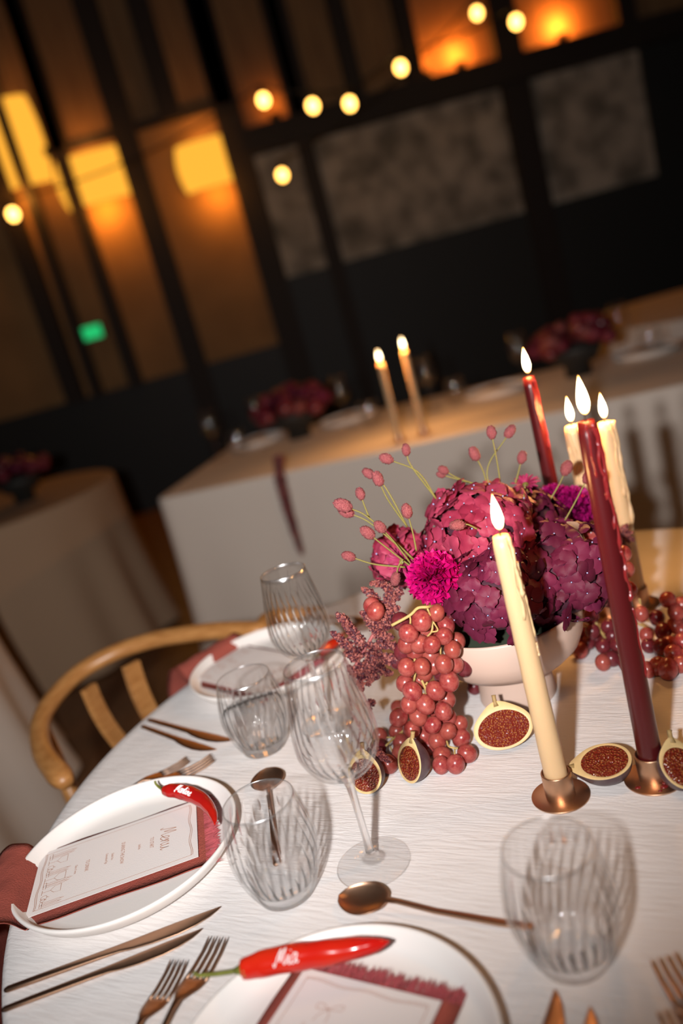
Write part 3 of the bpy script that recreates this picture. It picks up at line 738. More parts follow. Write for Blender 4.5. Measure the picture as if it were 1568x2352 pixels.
FORK = mkmesh('fork', *fork_mesh(), M['copper']); KNIFE = mkmesh('knife', *knife_mesh(), M['copper']); SPOON = mkmesh('spoon', *spoon_mesh(), M['copper'])
def cutlery(me, name, L0, tip, d, L, label, group, z=0.0, flip=False):
    d = Vector((d[0], d[1], 0)).normalized(); s = L / L0; base = Vector((tip[0], tip[1], 0)) - d * L
    o = put(name, me); o.location = (base.x, base.y, TZ + 0.0005 + z); o.rotation_euler = (0, 0, math.atan2(d.y, d.x) - PI / 2)
    o.scale = (-s if flip else s, s, s); tag(o, label, name, group); return o
def seg(p, q, h=0.003): a, b = T(*p, h), T(*q, h); return b, (b - a), (b - a).length
def cut2(me, name, L0, p, q, label, group, L=None, **k):
    tip, d, ln = seg(p, q); cutlery(me, name, L0, tip, d, L or ln, label, group, **k)
GK, GF, GS = 'copper knives', 'copper forks', 'copper dessert spoons'
cut2(KNIFE, 'knife', .214, (10, 2275), (508, 2094), 'long copper knife next to the plate with the text menu', GK)
cut2(KNIFE, 'knife', .214, (4, 2320), (466, 2143), 'shorter copper knife of the left pair, further from the plate', GK)
cut2(FORK, 'fork', .198, (131, 1903), (434, 1750), 'copper fork outermost behind the plate with the text menu', GF)
cut2(FORK, 'fork', .198, (117, 1925), (492, 1748), 'copper fork right behind the rim of the plate with text menu', GF)
cut2(FORK, 'fork', .198, (390, 2352), (504, 2165), 'larger copper fork, its tines beneath the stalk of the Mia chilli', GF, .205)
cut2(FORK, 'fork', .198, (333, 2352), (414, 2216), 'smaller copper fork left of the Mia chilli', GF, .185)
cutlery(KNIFE, 'knife', .214, T(1300, 2284), ai, .214, 'copper knife tip at the bottom edge, left of the two', GK, flip=False)
cutlery(KNIFE, 'knife', .214, T(1379, 2323), ai, .195, 'copper knife tip at the bottom edge, right of the two', GK)
cutlery(FORK, 'fork', .198, T(1522, 2205, .006), (-.06, .98), .205, 'larger copper fork tines at the lower right corner', GF)
cutlery(FORK, 'fork', .198, T(1535, 2322, .006), (-.06, .98), .185, 'smaller copper fork tines in the lower right corner, below the other', GF)
cut2(KNIFE, 'knife', .214, (340, 1653), (531, 1706), 'copper knife next to the far plate before the oak chair', GK)
cut2(KNIFE, 'knife', .214, (325, 1668), (488, 1727), 'copper knife of the far pair, nearer to the left plate', GK)
cut2(SPOON, 'spoon', .187, (1172, 2123), (781, 2066), 'copper spoon lying in front of the nearest wine glass', GS, .190)
cut2(SPOON, 'spoon', .187, (636, 1985), (614, 1772), 'copper spoon lying behind the left tumbler', GS, .190)
side = Vector((-af.y, af.x, 0))
for s_, L, lb in ((.155, .20, 'blurred copper fork beyond the far plate, nearer one'), (.178, .185, 'blurred copper fork beyond the far plate, farther one')):
    cutlery(FORK, 'fork', .198, pf + side * s_ + af * .09, af, L, lb, GF)

# ------------------------------------------------------------------ chillies
def chili(axis, radii, stemP, mat, word, label, t0, wsize, ang0):
    c = axis[0]
    t = thing('chili_pepper', label, 'chili', tuple(c))
    P = spline(local(axis, c), 8); R = lerpl(radii, 8); n = 20
    fr = frames(P, (0, 0, 1)); V = []; F = []
    def surf(i, a, lift=0.0):
        tt, uu, ww = fr[i]; r = R[i] * (1 + 0.03 * math.sin(3 * a + i * .35) + 0.02 * math.sin(i * .9)) + lift
        return P[i] + uu * (r * math.cos(a)) + ww * (r * math.sin(a))
    for i in range(len(P)):
        for k in range(n): V.append(surf(i, 2 * PI * k / n))
    for j in range(len(P) - 1):
        for i in range(n):
            i2 = (i + 1) % n; F.append((j * n + i, j * n + i2, (j + 1) * n + i2, (j + 1) * n + i))
    F.append(tuple(reversed(range(n)))); F.append(tuple(range((len(P) - 1) * n, len(P) * n)))
    body = obj('pepper_body', (V, F), mat, t)
    sp = spline(local(stemP, c), 6); m_ = len(sp)
    obj('stalk', tube(sp, [0.0022 - 0.0009 * i / m_ for i in range(m_ - 1)] + [.0019], 8), M['stalk'], t)
    d = (sp[0] - sp[min(5, m_ - 1)]).normalized(); r0 = radii[0]
    cal = []
    obj('calyx', tube([sp[0] - d * 0.008, sp[0] - d * .003, P[0] + d * .001, P[0] + (P[2] - P[0]).normalized() * .003], [.0022, .0042, r0 * 1.0, r0 * 1.08], 12), M['stalk'], t)
    # lettering painted along the body
    acc = [0]
    for i in range(1, len(P)): acc.append(acc[-1] + (P[i] - P[i - 1]).length)
    tv = []
    for ln in script_lines(word, wsize, 0.3):
        q = []
        for (x, y) in ln:
            s = t0 + x; i = 0
            while i < len(acc) - 2 and acc[i + 1] < s: i += 1
            f = (s - acc[i]) / max(1e-6, acc[i + 1] - acc[i]); a = ang0 - (y - wsize * .4) / max(R[i], .004)
            q.append(surf(i, a, .0003).lerp(surf(i + 1, a, .0003), f))
        tv.append(tube(q, 0.00052, 5))
    tag(obj('lettering', join(*tv), M['white_ink'], body), 'white handwritten name on the chilli')
    return t
hx = .034
axm = [T(x, y, hx) for x, y in ((556, 2226), (600, 2215), (680, 2198), (760, 2187), (830, 2175), (870, 2168), (894, 2162))]
stm = [T(x, y, z) for x, y, z in ((558, 2226, .034), (530, 2232, .034), (490, 2238, .033), (455, 2240, .032), (446, 2234, .033))]
chili(axm, [.0082, .0105, .0112, .0100, .0078, .0048, .0008], stm, M['chili'], 'Mia', 'straight glossy red chilli pepper lettered Mia', .040, .0125, .75)
hm = .030
axt = [T(x, y, hm) for x, y in ((378, 1815), (390, 1816), (415, 1818), (440, 1825), (466, 1840), (485, 1862), (492, 1880), (493, 1894))]
stt = [T(x, y, z) for x, y, z in ((380, 1815, .030), (372, 1812, .030), (363, 1806, .031), (357, 1799, .034), (356, 1794, .036))]
chili(axt, [.0058, .0080, .0092, .0094, .0085, .0062, .0038, .0008], stt, M['chili_dark'], 'Martine', 'curved dark red chilli pepper lettered Martine', .040, .0092, .55)
cx = [T(x, y, .032) for x, y in ((735, 1500), (755, 1485), (775, 1470), (790, 1452))]
t = thing('chili_pepper', 'blurred red chilli on the far plate, seen through the back wine glass', 'chili', tuple(cx[0]))
obj('pepper_body', tube(spline(local(cx, cx[0]), 6), lerpl([.007, .009, .007, .001], 6), 14), M['chili'], t)
obj('stalk', tube(spline(local([cx[0], cx[0] + Vector((-.012, -.008, .002)), cx[0] + Vector((-.022, -.008, .006))], cx[0]), 4), .0016, 6), M['stalk'], t)

# ================================================================== the footed bowl and what stands in it
BC = Vector((0.157, 0.985, TZ))
t = thing('footed_bowl', 'blush ceramic footed bowl holding the flowers', 'bowl', tuple(BC + Vector((0, 0, .0005))))
obj('pedestal', lathe([(0, 0), (.0485, 0), (.0492, .002), (.0476, .02), (.0470, .038), (.0480, .048), (.0, .050)], 64), M['bowl'], t)
obj('bowl_body', lathe([(0, .047), (.045, .047), (.060, .0485), (.076, .054), (.089, .066), (.0965, .082), (.0995, .100), (.1000, .114), (.0990, .1168), (.0970, .1168), (.0958, .114), (.0950, .100), (.0915, .083), (.083, .068), (.06, .056), (0, .053)], 96), M['bowl'], t)
o = obj('floral_foam', lathe([(0, .060), (.06, .061), (.080, .072), (.086, .088), (.070, .104), (.04, .118), (0, .12)], 32), M['foam'], None, True, tuple(BC)); tag(o, 'dark green floral foam under the flowers in the bowl', 'floral foam')

# ------------------------------------------------------------------ hydrangeas
def floret_mesh(seed, mat):
    rnd = random.Random(seed); V = []; F = []; mi = []
    nu, nv = 5, 5
    for q in range(4):
        a0 = q * PI / 2 + rnd.uniform(-.12, .12); L = .0168 * rnd.uniform(.88, 1.1); W = .0102 * rnd.uniform(.9, 1.1); k0 = len(V); lift = rnd.uniform(.0002, .0018) + .0008 * (q % 2); curl = rnd.uniform(-.0052, .0030)
        for j in range(nv + 1):
            f = j / nv; w = W * (math.sin(PI * min(1, f * .86 + .08)) ** .62) * (1 - .12 * f)
            if j == nv: w *= .45
            for i in range(nu + 1):
                s = 2 * i / nu - 1; x = .0012 + L * f - (.0016 * s * s if j == nv else 0); y = s * w
                z = lift + .0016 * math.sin(f * PI * .8) - .0016 * s * s * f + curl * f * f + .0004 * math.sin(5 * s + q)
                V.append((x * math.cos(a0) - y * math.sin(a0), x * math.sin(a0) + y * math.cos(a0), z))
        for j in range(nv):
            for i in range(nu):
                k = k0 + j * (nu + 1) + i; F.append((k, k + 1, k + nu + 2, k + nu + 1)); mi.append(0)
    v, f = uvsphere(.0011, .0011, .0011, 6, 4, (0, 0, .0028)); k = len(V); V += v
    for q in f: F.append(tuple(i + k for i in q)); mi.append(1)
    return mkmesh('floret', V, F, [mat, M['hyd_eye']], True, mi)
FLO = {n: [floret_mesh(i * 3 + 1, M[n]) for i in range(4)] for n in ('hyd_plum', 'hyd_pink')}
def hydrangea(c, r, mat, n, label, seed, flat=(1, 1, .9), updir=(0, -.3, 1), cover=-.55):
    rnd = random.Random(seed); t = thing('hydrangea', label, 'flower', tuple(c)); up = Vector(updir).normalized()
    obj('stem', tube([(0, 0, 0), (0, 0, -r * .6), tuple((BC + Vector((0, 0, .09)) - c) * .9)], .004, 6), M['stem'], t)
    ga = PI * (3 - math.sqrt(5)); k = 0
    for i in range(n):
        z = 1 - 2 * (i + .5) / n
        a = i * ga; d = Vector((math.sqrt(1 - z * z) * math.cos(a), math.sqrt(1 - z * z) * math.sin(a), z))
        if d.dot(up) < cover: continue
        d = (d + Vector((rnd.gauss(0, .07), rnd.gauss(0, .07), rnd.gauss(0, .07)))).normalized()
        rr = r * (1 + rnd.uniform(-.13, .06) + .05 * math.sin(d.x * 5 + seed) * math.cos(d.z * 4 + seed))
        p = Vector((d.x * rr * flat[0], d.y * rr * flat[1], d.z * rr * flat[2]))
        nrm = (d + Vector((rnd.gauss(0, .34), rnd.gauss(0, .34), rnd.gauss(0, .34)))).normalized()
        s = rnd.uniform(.78, 1.12)
        put('floret', rnd.choice(FLO[mat]), t, mat=basis(p, nrm, (rnd.uniform(-1, 1), rnd.uniform(-1, 1), rnd.uniform(-1, 1))) @ Matrix.Diagonal((s, s, s, 1)))
        k += 1
    # dense dark heart that the florets grow from
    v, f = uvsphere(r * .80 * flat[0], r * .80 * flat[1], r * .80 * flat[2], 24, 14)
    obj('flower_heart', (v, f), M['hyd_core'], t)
    return t
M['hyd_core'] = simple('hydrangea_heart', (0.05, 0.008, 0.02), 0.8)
GH = 'hydrangea heads in the bowl'
hydrangea(A(1283, 1318, .950), .068, 'hyd_plum', 112, 'large plum hydrangea head on the right of the bowl', 3)
hydrangea(A(1140, 1362, .912), .058, 'hyd_plum', 90, 'plum hydrangea head in front, behind the cream candle', 5)
hydrangea(A(1100, 1225, .985), .066, 'hyd_pink', 112, 'rose pink hydrangea head on top of the arrangement', 7)
hydrangea(A(925, 1285, 1.005), .036, 'hyd_pink', 60, 'small rose pink hydrangea head at the far left, half hidden', 9)
hydrangea(A(1200, 1215, 1.045), .055, 'hyd_plum', 90, 'plum hydrangea head at the back, between the red candles', 11)

# ------------------------------------------------------------------ carnations and aster
def carnation_petal(seed, mat):
    rnd = random.Random(seed); V = []; F = []; nu, nv = 12, 5; L = .026; ph = rnd.random() * 6
    for j in range(nv + 1):
        f = j / nv; hw = (.10 + .75 * f) * .62
        for i in range(nu + 1):
            s = 2 * i / nu - 1; a = s * hw; r = L * f * (1 + (.07 * math.sin(i * 2.4 + ph) if j == nv else 0))
            z = .0030 * f * math.sin(i * 1.25 + ph) * f + .0014 * f * math.sin(i * 2.6 + ph * 2) - .002 * s * s
            V.append((r * math.cos(a), r * math.sin(a), z))
    for j in range(nv):
        for i in range(nu):
            k = j * (nu + 1) + i; F.append((k, k + 1, k + nu + 2, k + nu + 1))
    return mkmesh('petal', V, F, mat)
CAR = {n: [carnation_petal(i, M[n]) for i in range(4)] for n in ('carnation', 'carnation_deep')}
def carnation(c, nrm, size, mat, label, seed, n=64):
    rnd = random.Random(seed); nrm = Vector(nrm).normalized(); t = thing('carnation', label, 'flower', tuple(c))
    B = basis((0, 0, 0), nrm); s0 = size / .030
    for i in range(n):
        f = (i + .5) / n; tilt = PI / 2 * (1.05 - f * 1.0); az = i * 2.4
        # petals fan out from the calyx: the outer ones lie flat, the inner ones stand up
        m1 = Matrix.Rotation(az, 4, 'Z') @ Matrix.Rotation(-(PI / 2 - tilt) - rnd.uniform(-.12, .12), 4, 'Y') @ Matrix.Rotation(rnd.uniform(-.8, .8), 4, 'X')
        off = Matrix.Translation((0, 0, -.012 * s0 + .004 * f)); s = s0 * rnd.uniform(.9, 1.08) * (1.0 - .06 * f)
        put('petal', rnd.choice(CAR[mat]), t, mat=B @ off @ m1 @ Matrix.Diagonal((s, s, s, 1)))
    v, f = lathe([(0, -.034 * s0), (.005 * s0, -.033 * s0), (.007 * s0, -.018 * s0), (.005 * s0, -.010 * s0), (0, -.009 * s0)], 12)
    obj('calyx', ([tuple((B @ Vector(q))[:]) for q in v], f), M['stalk'], t)
    return t
view = lambda p: (CAMP - Vector(p)).normalized()
p = A(990, 1322, .905); carnation(p, view(p) + Vector((-.25, 0, .45)), .037, 'carnation', 'vivid magenta carnation at the front left of the bowl', 2, 70)
p = A(1312, 1160, 1.06); carnation(p, view(p) + Vector((.1, 0, .9)), .038, 'carnation_deep', 'deep magenta carnation at the back, beside the tall red candle', 4)
p = A(1268, 1150, 1.07); carnation(p, view(p) + Vector((-.3, 0, .9)), .032, 'carnation_deep', 'deep purple carnation at the back, left of the other one', 6)
def aster(c, nrm, r, label, seed, n=34, mat='aster'):
    rnd = random.Random(seed); t = thing('aster', label, 'flower', tuple(c)); B = basis((0, 0, 0), nrm)
    V = []; F = []
    for j in range(5):
        f = j / 4; w = .0020 * (1.0 if 0 < j < 4 else .5)
        V += [(r * f, -w, .002 * math.sin(PI * f)), (r * f, 0, .002 * math.sin(PI * f) - .0006), (r * f, w, .002 * math.sin(PI * f))]
    for j in range(4):
        for i in (0, 1): k = j * 3 + i; F.append((k, k + 1, k + 4, k + 3))
    me = mkmesh('petal', V, F, M[mat])
    for i in range(n):
        lay = i % 3
        put('petal', me, t, mat=B @ Matrix.Rotation(2 * PI * i / n + rnd.uniform(-.06, .06), 4, 'Z') @ Matrix.Rotation(-.15 - .28 * lay + rnd.uniform(-.1, .1), 4, 'Y') @ Matrix.Diagonal((1 - .12 * lay,) * 3 + (1,)))
    v, f = uvsphere(.0045, .0045, .003, 12, 6, (0, 0, .002)); obj('disc', ([tuple((B @ Vector(q))[:]) for q in v], f), M['stalk'], t)
    v, f = tube([(0, 0, 0), (0, .002, -.02), (0, .004, -.05)], .0016, 6); obj('stem', ([tuple((B @ Vector(q))[:]) for q in v], f), M['stem'], t)
p = A(1207, 1116, 1.03); aster(p, (-.15, -.35, 1), .020, 'dark crimson aster seen from the side on top of the flowers', 3)
p = A(925, 1290, .965); aster(p, view(p) + Vector((-.6, 0, .2)), .022, 'dark crimson aster tucked left of the magenta carnation', 5)
# two leaves
def leaf(P, w, mat, name, label):
    c = Vector(P[0]); Q = spline(local(P, c), 6); fr = frames(Q); n = len(Q); V = []; F = []
    for j, (q, (tt, uu, ww)) in enumerate(zip(Q, fr)):
        f = j / (n - 1); h = w * math.sin(PI * min(1, f * .93 + .04)) ** .8
        V += [q - ww * h + uu * h * .25, q - ww * h * .5, q, q + ww * h * .5, q + ww * h + uu * h * .25]
    for j in range(n - 1):
        for i in range(4): k = j * 5 + i; F.append((k, k + 1, k + 6, k + 5))
    V += [Vector(v) - Vector((0, 0, .0004)) for v in V]; m_ = len(V) // 2
    F += [tuple(reversed([i + m_ for i in f])) for f in F]
    o = obj(name, (V, F), mat, None, True, tuple(c)); tag(o, label, 'leaf')
leaf([A(1300, 1200, .93), A(1325, 1215, .925), A(1340, 1245, .93)], .010, M['dry_leaf'], 'dry_leaf', 'small dry beige leaf between hydrangea and grapes')
leaf([A(1035, 1400, .93), A(1050, 1375, .92), A(1052, 1350, .915)], .010, M['leaf'], 'green_leaf', 'dark green leaf below the magenta carnation')

# ------------------------------------------------------------------ burnet sprigs
def burnet_head(seed):
    rnd = random.Random(seed); V, F = uvsphere(1, 1, 1.45, 24, 18)
    out = []
    for v in V:
        n = Vector(v).normalized(); k = mnoise.noise(n * 5.5 + Vector((seed, 0, 0))) * .14 + mnoise.noise(n * 11 + Vector((0, seed, 0))) * .22
        out.append(Vector(v) * (1 + k))
    return mkmesh('flower_head', out, F, M['burnet'])
BUR = [burnet_head(i) for i in range(5)]
def burnet(label, heads, root, y, seed):
    # heads: (px, py, radius in m, mid px, mid py or None, depth offset)
    rnd = random.Random(seed); r0 = A(root[0], root[1], y)
    t = thing('burnet_sprig', label, 'flower', tuple(r0), 0, 'burnet sprigs')
    for (px, py, r, mx, my, dy) in heads:
        h = A(px, py, y + dy); md = A(mx, my, y + dy * .6)
        P = spline([Vector(), md - r0, h - r0], 8)
        obj('stem', tube(P, [.0011 - .0004 * i / len(P) for i in range(len(P))], 6), M['stem'], t)
        d = (P[-1] - P[-4]).normalized()
        put('flower_head', rnd.choice(BUR), t, mat=basis(h - r0 + d * r * .9, d, (1, rnd.random(), rnd.random())) @ Matrix.Diagonal((r, r, r, 1)))
burnet('burnet sprig with upright heads above the top of the flowers', [(1130, 1003, .0058, 1146, 1090, 0), (1165, 1000, .0062, 1118, 1085, .02)], (1157, 1190), 1.0, 1)
burnet('burnet sprig with one plump head left of the tall pair', [(1094, 1052, .0066, 1112, 1090, 0)], (1117, 1130), 1.02, 2)
burnet('burnet sprig bending left with two small heads touching', [(1025, 1084, .0050, 1060, 1102, 0), (1019, 1092, .0042, 1062, 1104, .005)], (1120, 1120), 1.02, 3)
burnet('burnet sprig leaning right just left of back red candle', [(1196, 1060, .0058, 1190, 1085, 0)], (1183, 1110), 1.03, 4)
burnet('burnet sprig in front of the back cream candles', [(1296, 1086, .0070, 1285, 1110, 0)], (1262, 1150), 1.02, 5)
burnet('burnet sprig with long yellow stem curving up to the left', [(897, 1057, .0062, 960, 1085, 0), (934, 1042, .0052, 944, 1070, 0)], (1003, 1148), .99, 6)
burnet('burnet sprig with two joined heads at mid left', [(854, 1093, .0056, 885, 1120, .01), (872, 1110, .0066, 892, 1150, 0)], (935, 1210), .97, 7)
burnet('burnet sprig with a small head on a thin upright stem', [(830, 1143, .0054, 838, 1165, 0)], (850, 1195), .96, 8)
burnet('burnet sprig with the biggest clustered heads at the far left', [(800, 1166, .0078, 850, 1192, 0), (806, 1180, .0066, 855, 1205, .008)], (955, 1290), .95, 9)
burnet('burnet sprig with a pale head above the magenta carnation', [(937, 1184, .0062, 948, 1225, 0)], (956, 1265), .93, 10)
burnet('burnet sprig with dark head and long stem left of carnation', [(880, 1218, .0060, 905, 1245, 0), (853, 1231, .0068, 890, 1260, 0)], (955, 1310), .94, 11)
burnet('burnet sprig with a pale head on a horizontal stem', [(810, 1281, .0058, 860, 1296, 0)], (930, 1303), .935, 12)
burnet('burnet sprig drooping before the hydrangea beside the candle flame', [(1206, 1160, .0070, 1203, 1140, 0)], (1205, 1118), .985, 13)
burnet('burnet sprig buried low beside the dark aster', [(910, 1320, .0058, 915, 1300, 0)], (925, 1285), .93, 14)
burnet('burnet sprig crossing in front of the back carnation', [(1345, 1105, .0060, 1322, 1150, 0)], (1297, 1195), .98, 15)
burnet('burnet sprig sunk in the rose hydrangea left of flame', [(1062, 1205, .0062, 1075, 1205, .0)], (1095, 1215), .905, 16)

# ------------------------------------------------------------------ amaranth
def bead_mesh(P, rad, dens, size, rnd):
    # clusters of tiny buds along a branch
    V = []; F = []; mi = []; seedp = rnd.random() * 6
    fr = frames(P); n = len(P)
    tot = sum((P[i + 1] - P[i]).length for i in range(n - 1))
    for k in range(int(tot * dens)):
        f = rnd.random(); x = f * (n - 1); i = min(int(x), n - 2); p = P[i].lerp(P[i + 1], x - i); tt, uu, ww = fr[i]
        a = rnd.random() * 2 * PI; taper = (1 - f) ** .5 * .85 + .15 if True else 1
        r = rad * taper * (rnd.random() ** .5) * (.55 + .75 * abs(math.sin(f * tot * 420 + seedp))); q = p + (uu * math.cos(a) + ww * math.sin(a)) * r; s = size * rnd.uniform(.7, 1.3); b = len(V)
        ax = Vector((rnd.gauss(0, 1), rnd.gauss(0, 1), rnd.gauss(0, 1))).normalized(); bx = ax.orthogonal().normalized(); cx_ = ax.cross(bx)
        V += [q + ax * s * 1.4, q - ax * s * 1.4, q + bx * s, q - bx * s, q + cx_ * s, q - cx_ * s]
        mi += [min(2, int(rnd.random() * 3))] * 8
        F += [(b, b + 2, b + 4), (b, b + 4, b + 3), (b, b + 3, b + 5), (b, b + 5, b + 2), (b + 1, b + 4, b + 2), (b + 1, b + 3, b + 4), (b + 1, b + 5, b + 3), (b + 1, b + 2, b + 5)]
    return V, F, mi
def amaranth(label, stemP, branches, seed, rad=.0062, dens=12000, size=.0016):
    rnd = random.Random(seed); c = Vector(stemP[0])
    t = thing('amaranth', label, 'flower', tuple(c))
    S = spline(local(stemP, c), 6); obj('stem', tube(S, [.0030 - .0012 * i / len(S) for i in range(len(S))], 8), M['amaranth_stem'], t)
    for B in branches:
        P = spline(local(B, c), 6)
        V, F, mi = bead_mesh(P, rad, dens, size, rnd)
        o = put('plume', mkmesh('plume', V, F, [M['amaranth'], M['amaranth_dark'], M['amaranth_tip']], False, mi), t); o['kind'] = 'stuff'
        # side tufts
    return t
z5 = lambda x, y: (760 + x / 4.61, 1300 + y / 4.61)
def zb(P, y): return [A(*z5(a, b), y + (d if d else 0)) for a, b, d in P]
SY = .935
br = [zb(p, SY) for p in (
    [(350, 850, 0), (230, 700, -.005), (140, 590, -.01), (60, 505, -.012)], [(260, 760, 0), (200, 650, 0), (130, 520, -.004)],
    [(320, 960, 0), (180, 850, -.004), (90, 770, -.008), (5, 705, -.01)], [(340, 900, .01), (230, 930, 0), (130, 930, -.004)], [(250, 980, 0), (245, 1000, 0), (240, 960, 0)],
    [(380, 900, 0), (520, 960, -.004), (660, 970, -.008), (790, 930, -.01)], [(420, 880, 0), (560, 830, -.004), (700, 860, -.006), (790, 900, -.008)], [(380, 960, 0), (480, 1060, -.005), (560, 1120, -.008), (650, 1140, -.01)],
    [(340, 1020, 0), (330, 1130, -.003), (310, 1230, -.004), (330, 1320, -.006)], [(360, 1050, 0), (430, 1130, -.004), (500, 1190, -.006)], [(300, 1050, 0), (240, 1130, 0), (180, 1060, .005)],
    [(480, 690, 0), (430, 600, -.004), (380, 530, -.006), (320, 490, -.008)], [(500, 690, 0), (600, 620, -.004), (680, 570, -.006), (740, 610, -.008)], [(520, 680, 0), (560, 520, 0), (600, 380, 0), (700, 330, 0)],
    [(560, 500, 0), (480, 380, 0), (430, 300, 0), (330, 240, 0)], [(580, 450, 0), (620, 280, 0), (560, 200, 0), (420, 180, 0)], [(600, 400, 0), (700, 300, 0), (740, 230, 0)], [(540, 560, -.01), (620, 480, -.01), (720, 440, -.01)], [(480, 700, -.01), (560, 740, -.012), (660, 760, -.012)],
    [(640, 460, .01), (560, 400, .01), (450, 420, .01)], [(540, 650, -.004), (500, 560, -.006), (470, 470, -.008)], [(380, 1480, .01), (420, 1450, .01), (460, 1430, .01)], [(430, 920, -.006), (560, 1010, -.008), (680, 1000, -.01)], [(400, 1000, -.004), (420, 1150, -.004), (390, 1260, -.004)])]
amaranth('feathery burgundy amaranth drooping left of the grapes', [A(*z5(900, 520), .955), A(*z5(640, 610), .945), A(*z5(480, 690), .94), A(*z5(360, 880), .937), A(*z5(240, 1090), .935)], br, 4)
br2 = [[A(x, y, 1.09) for x, y in P] for P in ([(1405, 1235), (1425, 1220), (1440, 1205)], [(1410, 1240), (1435, 1238), (1455, 1240)], [(1410, 1250), (1430, 1255), (1445, 1262)], [(1415, 1240), (1432, 1228), (1450, 1222)])]
amaranth('faint burgundy amaranth tip right of the tall red candle', [A(1360, 1260, 1.08), A(1390, 1250, 1.085), A(1412, 1240, 1.09)], br2, 6, .006, 12000)
br3 = [[T(x, y, .028) for x, y in P] for P in ([(855, 1728), (875, 1738), (897, 1748)], [(862, 1722), (880, 1735)])]
amaranth('loose burgundy amaranth tip lying on the grapes behind the wine glass', [T(846, 1722, .028), T(852, 1724, .028), T(860, 1730, .028)], br3, 7, .0045, 14000)

# ------------------------------------------------------------------ grapes
def grape_mesh(seed, mat):
    V, F = uvsphere(1, 1, 1.13, 20, 14)
    return mkmesh('grape', [Vector(v) * (1 + .012 * mnoise.noise(Vector(v) * 1.7 + Vector((seed, 0, 0)))) for v in V], F, mat)
GR = [grape_mesh(i, M['grape']) for i in range(3)]; GD = [grape_mesh(i + 9, M['grape_dark']) for i in range(2)]
def bunch(label, root, grapes, stems, seed):
    rnd = random.Random(seed); c = Vector(root); t = thing('grape_bunch', label, 'grapes', tuple(c), 0, 'red grape bunches')
    for (p, r, dark) in grapes:
        p = Vector(p)
        if p.z < TZ + r * 1.0: p.z = TZ + r * 1.0
        d = Vector((rnd.gauss(0, .5), rnd.gauss(0, .5), 1)).normalized()
        put('grape', rnd.choice(GD if dark else GR), t, mat=basis(p - c, d, (rnd.random(), rnd.random(), 0)) @ Matrix.Diagonal((r, r, r, 1)))
    for P, r in stems: obj('stalk', tube(spline(local(P, c), 5), r, 7), M['grape_stem'], t)
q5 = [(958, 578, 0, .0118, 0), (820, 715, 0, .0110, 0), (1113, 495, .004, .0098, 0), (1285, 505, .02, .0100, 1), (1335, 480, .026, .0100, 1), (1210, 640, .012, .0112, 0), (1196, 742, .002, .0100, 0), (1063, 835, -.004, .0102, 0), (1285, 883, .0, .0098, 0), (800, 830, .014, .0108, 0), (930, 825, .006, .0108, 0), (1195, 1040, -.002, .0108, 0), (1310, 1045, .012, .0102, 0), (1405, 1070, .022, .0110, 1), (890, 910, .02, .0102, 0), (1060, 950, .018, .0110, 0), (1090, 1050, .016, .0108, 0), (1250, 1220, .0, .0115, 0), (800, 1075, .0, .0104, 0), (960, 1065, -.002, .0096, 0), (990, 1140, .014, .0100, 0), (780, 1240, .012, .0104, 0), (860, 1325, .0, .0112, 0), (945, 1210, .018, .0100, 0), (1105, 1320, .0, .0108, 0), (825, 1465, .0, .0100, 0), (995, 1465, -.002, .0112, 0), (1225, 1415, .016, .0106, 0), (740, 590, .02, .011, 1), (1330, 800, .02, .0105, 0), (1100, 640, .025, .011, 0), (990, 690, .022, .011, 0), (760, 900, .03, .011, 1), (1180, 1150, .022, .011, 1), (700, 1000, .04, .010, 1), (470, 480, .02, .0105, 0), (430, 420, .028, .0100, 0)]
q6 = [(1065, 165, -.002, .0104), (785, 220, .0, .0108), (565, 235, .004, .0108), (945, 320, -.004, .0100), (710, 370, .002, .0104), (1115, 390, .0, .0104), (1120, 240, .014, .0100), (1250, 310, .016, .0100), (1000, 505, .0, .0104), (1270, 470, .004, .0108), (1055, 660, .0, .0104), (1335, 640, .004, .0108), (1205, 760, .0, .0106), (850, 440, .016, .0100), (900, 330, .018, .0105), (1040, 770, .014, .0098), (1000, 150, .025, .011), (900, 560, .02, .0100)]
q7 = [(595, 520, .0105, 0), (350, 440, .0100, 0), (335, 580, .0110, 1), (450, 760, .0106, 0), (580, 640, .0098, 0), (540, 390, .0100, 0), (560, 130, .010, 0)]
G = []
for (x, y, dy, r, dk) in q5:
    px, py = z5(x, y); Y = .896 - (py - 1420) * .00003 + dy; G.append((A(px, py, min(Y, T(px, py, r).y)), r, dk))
for (x, y, dy, r) in q6:
    px, py = 800 + x / 4.9, 1600 + y / 4.9; Y = min(.892 + dy, T(px, py, r).y + .0); G.append((A(px, py, Y), r, 0))
for (x, y, r, dk) in q7:
    px, py = 800 + x / 4.9, 1600 + y / 4.9; G.append((T(px, py, r), r, dk))
z6 = lambda x, y, d=0: A(760 + x / 4.61, 1300 + y / 4.61, .893 + d)
e6 = lambda x, y, h=.02: T(800 + x / 4.9, 1600 + y / 4.9, h)
